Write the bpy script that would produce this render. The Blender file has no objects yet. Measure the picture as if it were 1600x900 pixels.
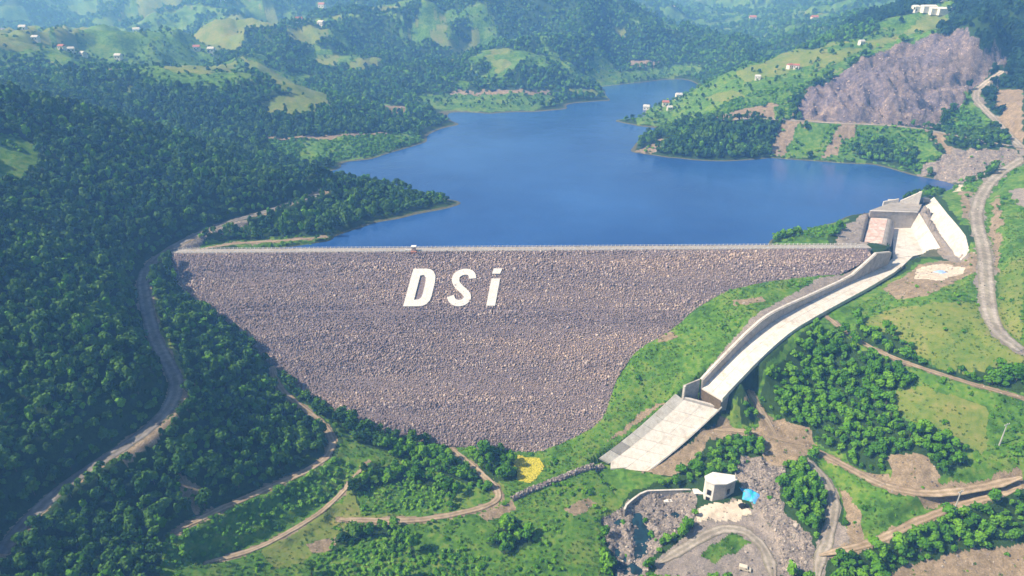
import bpy, bmesh, math, random
import numpy as np
from mathutils import Vector, Matrix
random.seed(7); RNG=np.random.default_rng(7)
SC=bpy.context.scene; COL=SC.collection
# ---------------- camera ----------------
cam=bpy.data.cameras.new('camera'); cam.sensor_width=36; cam.lens=24.0; cam.clip_end=20000; cam.clip_start=1
co=bpy.data.objects.new('camera',cam); COL.objects.link(co)
co.location=(0,0,156); co.rotation_euler=(math.radians(90-25.5),0,0); SC.camera=co
# ---------------- sky, sun, exposure ----------------
SUN_EL=math.radians(44); SUN_DIR=Vector((-1.0,-0.14,0)).normalized()
sv=Vector((SUN_DIR.x*math.cos(SUN_EL),SUN_DIR.y*math.cos(SUN_EL),math.sin(SUN_EL)))
w=bpy.data.worlds.new('World'); SC.world=w; w.use_nodes=True
nt=w.node_tree; sky=nt.nodes.new('ShaderNodeTexSky'); sky.sky_type='NISHITA'; sky.sun_disc=False
sky.sun_elevation=SUN_EL; sky.sun_rotation=math.atan2(sv.x,sv.y); sky.air_density=1.0; sky.dust_density=1.6; sky.ozone_density=1.0
nt.links.new(sky.outputs[0],nt.nodes['Background'].inputs[0]); nt.nodes['Background'].inputs[1].default_value=0.075
sl=bpy.data.lights.new('sun','SUN'); sl.energy=5.0; sl.angle=math.radians(0.5); sl.color=(1,0.95,0.89)
so=bpy.data.objects.new('sun',sl); COL.objects.link(so); so.rotation_euler=sv.to_track_quat('Z','Y').to_euler(); so.location=(-200,100,400)
SC.view_settings.view_transform='Standard'; SC.view_settings.look='None'; SC.view_settings.exposure=0.50; SC.view_settings.gamma=1
SC.cycles.max_bounces=6; SC.cycles.diffuse_bounces=3; SC.cycles.volume_bounces=2; SC.cycles.use_denoising=True
# ---- terrain mathematics (numpy) ----
def hsh(ix,iy,seed):
    h=(ix.astype(np.int64)*374761393+iy.astype(np.int64)*668265263+seed*1442695041)&0xFFFFFFFF
    h=((h^(h>>13))*1274126177)&0xFFFFFFFF
    return ((h^(h>>16))&0xFFFF)/65535.0
def vnoise(x,y,seed):
    ix=np.floor(x);iy=np.floor(y);fx=x-ix;fy=y-iy
    fx=fx*fx*fx*(fx*(fx*6-15)+10);fy=fy*fy*fy*(fy*(fy*6-15)+10)
    a=hsh(ix,iy,seed);b=hsh(ix+1,iy,seed);c=hsh(ix,iy+1,seed);d=hsh(ix+1,iy+1,seed)
    return (a+(b-a)*fx+(c-a)*fy+(a-b-c+d)*fx*fy)*2-1
def fbm(x,y,seed,octv=4):
    s=np.zeros_like(x);a=1.0;t=0
    for k in range(octv):
        s+=a*vnoise(x+37.7*k,y-11.3*k,seed+k);t+=a;a*=.5;x=x*2.03;y=y*2.03
    return s/t
class Surf:
    def __init__(self,cps,c=5.0,lam=1.5):
        self.p=np.array(cps,float);n=len(self.p);x=self.p[:,:2]/100.0;self.c2=(c/100.0)**2
        D=-np.sqrt(((x[:,None]-x[None])**2).sum(-1)+self.c2)
        A=np.zeros((n+3,n+3));A[:n,:n]=D+np.eye(n)*lam/100.0
        A[:n,n]=1;A[:n,n+1:]=x;A[n,:n]=1;A[n+1:,:n]=x.T
        b=np.zeros(n+3);b[:n]=self.p[:,2]
        w=np.linalg.solve(A,b);self.w=w[:n];self.a=w[n:];self.x=x
    def __call__(self,X,Y):
        sh=X.shape;X=X.ravel()/100.0;Y=Y.ravel()/100.0;out=self.a[0]+self.a[1]*X+self.a[2]*Y
        for k in range(0,len(X),20000):
            dx=X[k:k+20000,None]-self.x[None,:,0];dy=Y[k:k+20000,None]-self.x[None,:,1]
            out[k:k+20000]-=np.sqrt(dx*dx+dy*dy+self.c2)@self.w
        return out.reshape(sh)
def smooth(t): t=np.clip(t,0,1);return t*t*(3-2*t)
def inpoly(X,Y,poly):
    poly=np.asarray(poly);ins=np.zeros(X.shape,bool)
    lo=poly.min(0);hi=poly.max(0)
    m=(X>=lo[0])&(X<=hi[0])&(Y>=lo[1])&(Y<=hi[1])
    x=X[m];y=Y[m];r=np.zeros(x.shape,bool);n=len(poly)
    for i in range(n):
        x1,y1=poly[i];x2,y2=poly[(i+1)%n]
        if y1==y2: continue
        r^=((y1>y)!=(y2>y))&(x<(x2-x1)*(y-y1)/(y2-y1)+x1)
    ins[m]=r;return ins
def polyline_near(X,Y,pts,maxd):
    """distance to a 3-D polyline and its height at the nearest point"""
    D=np.full(X.shape,1e9);Z=np.zeros(X.shape)
    for (x1,y1,z1),(x2,y2,z2) in zip(pts[:-1],pts[1:]):
        m=(X>min(x1,x2)-maxd)&(X<max(x1,x2)+maxd)&(Y>min(y1,y2)-maxd)&(Y<max(y1,y2)+maxd)
        if not m.any(): continue
        x=X[m];y=Y[m];dx=x2-x1;dy=y2-y1;L=dx*dx+dy*dy+1e-9
        t=np.clip(((x-x1)*dx+(y-y1)*dy)/L,0,1)
        d=np.hypot(x-x1-t*dx,y-y1-t*dy);z=z1+(z2-z1)*t
        o=D[m];b=d<o;o[b]=d[b];D[m]=o;zz=Z[m];zz[b]=z[b];Z[m]=zz
    return D,Z

# ---- survey data, metres (x east, y up the valley, z above the lake) ----
D={
'cps':[[-173.4,170.0,-25.0],[-173.9,176.7,-24.0],[-172.3,186.4,-22.5],[-166.8,198.2,-20.0],[-159.1,207.5,-17.5],[-148.7,219.5,-15.0],[-142.4,231.6,-12.0],[-141.2,243.0,-10.0],[-144.6,251.3,-9.0],[-151.0,258.8,-7.5],[-161.6,270.3,-5.5],[-172.2,282.9,-3.5],[-178.7,297.7,-1.0],[-185.9,311.8,1.5],[-197.1,326.5,4.0],[-200.9,336.7,5.0],[-200.7,349.2,6.0],[-198.9,368.5,7.0],[-192.5,384.5,8.0],[-182.3,398.4,9.0],[-173.1,406.1,10.0],[-157.0,419.1,11.0],[-146.0,431.7,12.0],[-138.2,442.2,13.0],[-129.0,449.1,13.5],[-180.8,171.5,-17.5],[-191.1,173.6,-10.0],[-217.5,179.0,4.0],[-266.5,189.0,27.0],[-179.6,187.9,-15.0],[-189.9,190.0,-7.5],[-216.4,195.4,6.5],[-265.4,205.4,29.5],[-166.4,209.0,-10.0],[-176.7,211.1,-2.5],[-203.2,216.5,11.5],[-252.2,226.5,34.5],[-149.7,233.1,-4.5],[-160.0,235.2,3.0],[-186.5,240.6,17.0],[-235.5,250.6,40.0],[-151.9,252.8,-1.5],[-162.2,254.9,6.0],[-188.7,260.3,20.0],[-237.7,270.3,43.0],[-169.0,271.8,2.0],[-179.3,273.9,9.5],[-205.7,279.3,23.5],[-254.7,289.3,46.5],[-186.0,299.2,6.5],[-196.3,301.3,14.0],[-222.8,306.7,28.0],[-271.8,316.7,51.0],[-204.5,328.0,11.5],[-214.8,330.1,19.0],[-241.2,335.5,33.0],[-290.2,345.5,56.0],[-204.9,355.4,12.0],[-210.6,364.1,18.0],[-225.5,386.6,29.2],[-196.6,390.7,14.0],[-202.4,399.4,20.0],[-217.2,421.9,31.2],[-183.0,421.1,22.0],[-197.8,443.5,33.2],[-155.9,446.6,24.0],[-138.9,464.1,25.5],[-322.4,440.2,80.0],[-293.0,452.8,68.0],[-262.9,469.3,54.0],[-226.9,479.3,36.0],[-196.6,488.4,20.0],[-174.7,489.4,12.0],[-150.5,469.2,9.5],[-420.0,330.0,100.0],[-460.0,250.0,105.0],[-480.0,150.0,100.0],[-330.0,60.0,45.0],[-520.0,450.0,100.0],[-700.0,300.0,130.0],[-700.0,100.0,120.0],[-430.0,560.0,48.0],[-300.0,570.0,22.0],[-220.0,590.0,9.0],[-150.0,560.0,2.0],[-247.1,625.9,10.0],[-314.0,610.0,20.0],[-527.5,734.7,62.0],[-464.5,739.7,62.0],[-399.0,740.4,60.0],[-358.4,738.3,59.0],[-279.8,738.1,52.0],[-234.0,735.9,42.0],[-194.3,730.2,26.0],[-158.2,712.2,15.0],[-129.5,694.4,7.0],[-114.0,676.1,4.0],[-57.3,732.0,0.3],[-560.0,660.0,60.0],[-700.0,800.0,80.0],[-800.0,600.0,90.0],[-223.1,588.9,8.0],[-192.7,578.7,5.0],[-230.2,627.6,9.0],[-179.0,635.3,9.0],[-122.9,655.6,8.0],[-36.8,469.6,0.3],[-49.3,455.5,0.3],[-77.6,435.6,0.3],[-99.8,417.2,0.3],[-112.6,401.2,0.3],[-89.4,455.3,3.2],[-68.9,469.7,2.2],[-112.7,439.6,3.0],[-143.7,413.0,4.5],[-160.0,400.5,4.0],[-180.3,380.5,3.0],[-155.2,385.6,2.6],[-134.8,389.8,2.2],[-117.0,398.3,1.4],[-184.7,364.6,5.0],[-53.0,494.8,-3.0],[-90.5,519.7,-3.0],[-122.4,528.4,-3.0],[-165.0,522.1,0.3],[-159.3,553.3,0.3],[-148.8,577.4,0.3],[-123.6,590.1,0.3],[-83.2,654.2,0.3],[-81.4,695.5,0.3],[-79.6,797.5,0.3],[-24.9,790.1,0.3],[25.2,801.2,0.3],[64.3,820.4,0.3],[93.4,861.5,0.3],[121.4,870.1,0.3],[123.6,977.3,0.3],[187.3,1016.6,0.3],[253.2,1046.6,0.3],[254.9,950.8,0.3],[231.2,901.8,0.3],[126.7,735.2,0.3],[154.4,719.4,0.3],[178.6,716.4,0.3],[113.2,751.6,0.3],[110.2,614.8,0.3],[131.4,601.1,0.3],[147.1,594.5,0.3],[229.1,594.5,0.3],[266.6,583.7,0.3],[308.9,573.3,0.3],[326.9,538.3,0.3],[344.6,510.2,0.3],[112.9,846.2,-8.0],[118.3,810.4,-8.0],[104.8,810.4,-8.0],[96.0,834.0,-8.0],[138.2,858.8,-8.0],[135.0,787.9,-8.0],[-128.1,556.3,-8.0],[-51.4,685.3,-8.0],[-28.3,763.2,-8.0],[69.4,746.4,-8.0],[108.1,838.0,-8.0],[165.4,903.5,-8.0],[217.3,995.7,-8.0],[96.4,685.3,-8.0],[57.8,609.1,-8.0],[126.6,576.4,-8.0],[186.7,556.3,-8.0],[258.8,537.5,-8.0],[297.2,511.2,-8.0],[318.8,514.5,-8.0],[0.0,632.7,-18.0],[0.0,511.2,-18.0],[96.3,494.8,-18.0],[192.6,494.8,-18.0],[268.6,502.9,-18.0],[0.0,425.2,-18.0],[84.5,425.2,-18.0],[-94.6,546.8,-18.0],[-63.0,391.1,-18.0],[-93.4,385.8,-18.0],[119.5,396.4,-18.0],[157.3,388.2,0.3],[190.2,412.5,0.3],[218.5,429.3,0.3],[244.3,446.0,0.3],[276.1,469.6,0.3],[173.4,383.1,4.0],[201.3,394.5,5.0],[222.2,410.2,5.5],[199.4,377.3,5.5],[-73.0,887.1,6.0],[48.7,887.1,6.0],[-16.8,930.6,20.0],[-82.7,910.2,15.0],[-133.7,916.0,6.0],[-52.6,1199.6,62.0],[-175.4,1253.4,66.0],[-98.7,1116.8,50.0],[0.0,1283.1,97.0],[90.2,1304.8,96.0],[-106.8,1225.1,78.0],[-223.8,1271.3,48.0],[207.9,1185.8,66.0],[322.2,1210.2,31.0],[399.0,1240.7,10.0],[166.4,1278.1,87.0],[95.4,1074.6,45.0],[42.0,931.3,28.0],[148.5,1102.5,14.0],[228.4,1108.4,18.0],[-182.6,1017.1,25.0],[292.0,1081.8,12.0],[187.0,1033.3,5.0],[126.1,992.5,4.0],[-135.4,816.5,4.0],[-198.4,910.2,15.0],[-287.1,1074.0,36.0],[-307.4,978.3,30.0],[-274.7,810.8,16.0],[-446.0,1201.0,42.0],[-574.2,1288.8,12.0],[-627.9,1795.6,30.0],[-772.7,1761.1,18.0],[-488.5,1869.5,40.0],[-827.2,1559.3,8.0],[-991.2,1601.4,4.0],[-1117.9,1580.3,6.0],[-1111.7,2127.3,24.0],[-1410.7,2159.6,22.0],[-859.7,1378.3,2.0],[-712.3,1378.3,2.0],[-769.4,2221.0,45.0],[-433.1,2087.8,60.0],[-577.5,2087.8,60.0],[-4480.0,4000.0,75.0],[-3360.0,4120.0,115.0],[-2240.0,3940.0,75.0],[-1120.0,4060.0,115.0],[0.0,3880.0,75.0],[1120.0,4000.0,115.0],[2240.0,4120.0,75.0],[3360.0,3940.0,115.0],[4480.0,4060.0,75.0],[-5152.0,4600.0,167.0],[-3864.0,4720.0,213.0],[-2576.0,4540.0,167.0],[-1288.0,4660.0,213.0],[0.0,4480.0,167.0],[1288.0,4600.0,213.0],[2576.0,4720.0,167.0],[3864.0,4540.0,213.0],[5152.0,4660.0,167.0],[-6720.0,6000.0,300.0],[-5040.0,6120.0,360.0],[-3360.0,5940.0,300.0],[-1680.0,6060.0,360.0],[0.0,5880.0,300.0],[1680.0,6000.0,360.0],[3360.0,6120.0,300.0],[5040.0,5940.0,360.0],[6720.0,6060.0,300.0],[-10080.0,9000.0,385.0],[-7560.0,9120.0,475.0],[-5040.0,8940.0,385.0],[-2520.0,9060.0,475.0],[0.0,8880.0,385.0],[2520.0,9000.0,475.0],[5040.0,9120.0,385.0],[7560.0,8940.0,475.0],[10080.0,9060.0,385.0],[230.0,1560.0,8.0],[330.0,1480.0,5.0],[420.0,1360.0,4.0],[130.0,1650.0,30.0],[0.0,1700.0,70.0],[-150.0,1650.0,50.0],[-260.0,1560.0,25.0],[620.4,1559.3,8.0],[878.3,2009.3,15.0],[1061.1,2030.6,30.0],[727.5,2080.6,10.0],[507.3,1927.0,5.0],[1131.7,1870.3,70.0],[1139.3,2196.5,55.0],[482.5,1559.3,8.0],[736.9,2426.6,25.0],[138.3,745.4,5.0],[198.7,811.4,13.0],[197.5,713.2,20.0],[197.0,642.9,24.0],[247.9,785.8,48.0],[254.0,696.2,42.0],[276.4,768.7,55.0],[355.7,800.0,70.0],[447.7,848.7,86.0],[505.9,854.2,103.0],[161.8,797.1,4.0],[196.8,640.0,24.0],[226.2,641.3,25.5],[255.3,630.3,26.0],[276.1,618.0,25.7],[303.0,613.8,26.0],[339.2,608.2,25.5],[357.3,602.7,25.0],[367.1,589.6,24.0],[392.8,558.6,22.0],[411.2,543.4,21.5],[276.8,671.8,40.0],[313.2,691.0,52.0],[346.3,714.3,64.0],[399.1,747.6,75.0],[422.8,735.1,85.0],[490.5,796.4,89.0],[354.2,647.3,50.0],[423.7,691.2,61.0],[398.0,633.7,34.0],[456.9,684.3,50.0],[485.4,740.6,72.0],[486.2,698.8,66.0],[520.7,739.0,92.0],[463.2,709.1,112.0],[511.4,739.4,122.0],[317.0,638.6,40.0],[419.0,731.9,68.0],[436.8,668.3,43.0],[428.3,659.2,41.0],[431.3,625.9,35.5],[426.7,596.6,28.0],[411.9,563.3,23.0],[409.9,541.3,21.0],[445.3,605.6,46.0],[428.8,577.3,38.0],[700.0,650.0,110.0],[900.0,600.0,130.0],[700.0,500.0,80.0],[900.0,400.0,90.0],[1200.0,900.0,180.0],[600.0,900.0,125.0],[148.1,603.8,10.0],[201.6,611.7,11.0],[257.3,606.8,11.0],[303.4,595.6,12.0],[338.9,577.0,11.0],[351.7,551.9,12.0],[353.5,496.1,12.0],[398.8,523.0,17.0],[130.0,625.4,3.0],[404.2,530.7,16.5],[384.2,511.8,16.0],[360.9,494.2,15.0],[339.5,474.6,14.0],[308.4,434.0,13.0],[292.0,410.1,12.0],[280.8,388.8,11.3],[273.2,368.8,10.5],[262.6,348.9,9.2],[251.1,330.0,8.0],[236.8,306.4,6.3],[226.0,287.3,4.5],[223.8,279.2,3.0],[223.3,272.9,1.8],[225.6,267.8,0.4],[228.5,262.8,-1.0],[262.8,320.6,14.0],[296.9,373.4,19.0],[330.9,425.1,22.0],[241.8,287.1,9.0],[252.2,316.8,8.5],[330.0,330.0,28.0],[420.0,330.0,50.0],[420.0,450.0,60.0],[330.0,250.0,10.0],[450.0,230.0,40.0],[560.0,330.0,75.0],[272.0,425.0,7.0],[265.0,390.0,1.8],[262.0,372.0,1.2],[287.0,430.0,10.6],[278.0,402.0,11.2],[264.0,370.0,3.2],[258.0,357.0,3.0],[297.0,452.0,10.0],[272.0,376.0,11.0],[264.0,352.0,8.5],[235.0,432.0,4.0],[209.0,386.0,4.6],[210.0,374.0,5.6],[218.2,329.7,2.5],[199.2,316.9,-2.5],[199.6,282.1,-2.0],[210.8,304.9,3.5],[214.9,268.4,-1.0],[239.3,337.8,4.5],[221.6,348.8,1.5],[195.2,328.0,-5.0],[207.8,334.2,-1.5],[173.0,318.0,-6.5],[146.0,298.0,-8.0],[200.0,338.0,-5.0],[161.4,312.6,-8.5],[164.7,302.7,-9.5],[167.5,291.7,-11.0],[173.0,282.4,-12.0],[180.7,275.1,-12.5],[190.5,266.1,-12.5],[200.1,256.6,-12.5],[209.6,250.1,-12.2],[218.4,242.5,-12.0],[157.4,289.6,-17.0],[152.2,273.4,-25.0],[146.9,257.7,-32.0],[191.7,263.5,-11.5],[184.1,245.9,-20.0],[177.3,229.8,-28.0],[211.3,227.0,-22.5],[120.5,271.6,-31.0],[133.9,285.2,-18.0],[145.8,294.9,-11.0],[134.4,248.6,-42.0],[137.1,244.7,-41.7],[139.6,240.7,-41.3],[145.9,231.4,-41.0],[151.8,220.8,-40.0],[157.4,215.1,-39.0],[169.1,211.8,-37.0],[183.7,212.1,-35.0],[196.5,213.4,-32.5],[205.1,214.3,-30.0],[119.9,195.6,-53.0],[124.0,196.3,-52.0],[136.5,196.6,-50.0],[151.0,201.6,-47.0],[165.0,206.1,-43.0],[176.6,208.4,-39.5],[191.4,209.8,-36.5],[201.1,211.4,-34.0],[204.6,212.1,-33.0],[172.2,193.5,-48.0],[196.2,195.0,-43.0],[190.4,183.1,-50.0],[146.3,188.2,-54.0],[95.8,263.0,-44.0],[102.8,261.8,-42.0],[113.4,260.4,-42.0],[121.5,254.2,-42.0],[130.6,238.9,-42.3],[133.0,235.3,-43.2],[137.8,227.5,-46.0],[136.9,219.3,-48.0],[131.4,210.5,-50.0],[125.4,201.5,-51.7],[117.3,190.6,-55.0],[114.8,184.0,-56.0],[140.7,211.7,-46.0],[153.6,208.0,-42.5],[119.2,216.4,-47.0],[58.5,197.8,-59.5],[61.3,199.6,-59.0],[71.5,204.3,-58.0],[81.1,211.5,-57.0],[87.2,215.7,-56.5],[93.6,214.9,-56.5],[100.2,210.8,-57.0],[103.8,205.6,-57.6],[102.4,198.2,-58.5],[101.8,191.6,-59.5],[100.7,186.0,-60.0],[88.1,224.9,-55.0],[79.3,222.2,-56.0],[96.4,224.9,-55.0],[107.5,237.1,-48.0],[109.5,224.1,-52.5],[119.8,225.3,-46.5],[84.2,257.3,-50.0],[86.3,240.9,-52.0],[76.3,245.8,-55.5],[100.3,252.3,-46.0],[89.5,200.1,-58.5],[107.8,210.2,-55.0],[115.5,202.9,-54.5],[66.7,241.2,-57.0],[53.2,238.1,-58.0],[53.1,210.2,-62.0],[46.0,197.8,-63.0],[68.9,222.2,-61.5],[56.1,227.9,-61.5],[65.1,231.3,-61.0],[75.6,227.4,-61.0],[43.6,253.5,-57.5],[20.2,239.1,-57.0],[0.0,230.9,-57.0],[-27.3,220.9,-57.0],[-53.9,217.5,-56.5],[25.5,198.3,-60.0],[-12.7,198.3,-60.0],[-40.0,193.3,-58.0],[-74.3,192.8,-54.0],[-97.8,191.3,-49.0],[0.0,263.6,-57.0],[15.4,263.4,-57.2],[26.7,213.2,-58.0],[38.8,225.3,-59.0],[-120.2,289.3,-34.0],[-114.7,284.7,-37.0],[-109.8,279.9,-39.0],[-96.8,274.3,-43.0],[-85.6,265.5,-45.2],[-78.9,254.3,-46.5],[-81.2,245.8,-47.0],[-89.2,236.5,-46.0],[-101.9,223.5,-43.5],[-111.2,211.8,-41.0],[-119.5,202.1,-38.5],[-125.7,191.2,-36.5],[-119.9,203.1,-38.5],[-128.8,185.6,-35.0],[-65.9,246.4,-50.0],[-71.7,240.2,-51.0],[-73.5,225.8,-53.0],[-79.7,220.4,-54.0],[-89.7,208.6,-53.0],[-98.5,196.1,-50.5],[-118.1,259.0,-33.0],[-126.6,246.7,-24.0],[-139.4,269.0,-15.0],[-159.6,300.5,-5.0],[-148.1,178.2,-35.0],[-131.4,300.8,-27.5],[-195.0,358.8,5.5],[-191.5,351.4,0.8],[-185.2,342.4,-4.9],[-174.8,333.7,-10.5],[-162.3,326.2,-15.3],[-146.5,318.4,-20.4],[-135.8,309.1,-26.3],[-125.6,301.3,-31.3],[-116.0,294.7,-35.6],[-106.7,288.8,-39.4],[-89.1,280.2,-44.9],[-69.0,271.9,-50.4],[-56.1,268.7,-52.5],[-46.6,267.1,-53.6],[-24.8,265.1,-55.1],[24.9,267.2,-54.4],[32.9,270.5,-52.4],[44.3,276.2,-49.0],[48.0,282.0,-45.5],[50.2,288.4,-41.5],[54.3,296.9,-36.2],[61.9,306.3,-30.4],[71.1,312.7,-26.5],[89.7,323.5,-20.0],[99.5,330.7,-15.6],[109.4,336.7,-12.0],[123.0,342.9,-8.3],[136.2,345.9,-6.6],[154.9,349.0,-4.9],[169.7,350.3,-4.3],[184.7,351.9,-3.4],[199.6,358.8,0.7],[207.4,363.4,3.5],[-146.5,340.4,-23.8],[-116.0,316.7,-39.0],[-69.0,293.9,-53.8],[-24.8,287.1,-58.5],[24.9,289.2,-57.8],[48.0,304.0,-48.9],[61.9,328.3,-33.8],[99.5,352.7,-19.0],[136.2,367.9,-10.0],[208.1,372.1,-3.0],[222.6,351.8,-5.9],[196.7,364.0,-3.4],[211.2,343.6,-6.3],[185.3,355.8,-3.7],[199.8,335.5,-6.6],[173.9,347.7,-4.1],[188.4,327.4,-7.0],[162.5,339.6,-4.5],[177.0,319.2,-7.4],[151.1,331.4,-5.0],[165.6,311.1,-7.9],[139.7,323.3,-5.7],[154.2,303.0,-8.6],[128.3,315.2,-6.8],[142.8,294.8,-9.7],[116.9,307.0,-11.5],[131.4,286.7,-13.1],[105.5,298.9,-16.7],[120.0,278.6,-18.3],[94.1,290.8,-23.5],[108.7,270.4,-25.1],[117.7,307.9,-9.0],[95.6,291.8,-22.0],[76.0,281.7,-38.0],[59.7,274.3,-48.0],[49.1,262.2,-54.0],[85.2,268.2,-36.0],[94.1,265.4,-39.5],[83.0,259.5,-48.0],[71.7,252.9,-54.0],[59.3,248.5,-57.8]],
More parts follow.
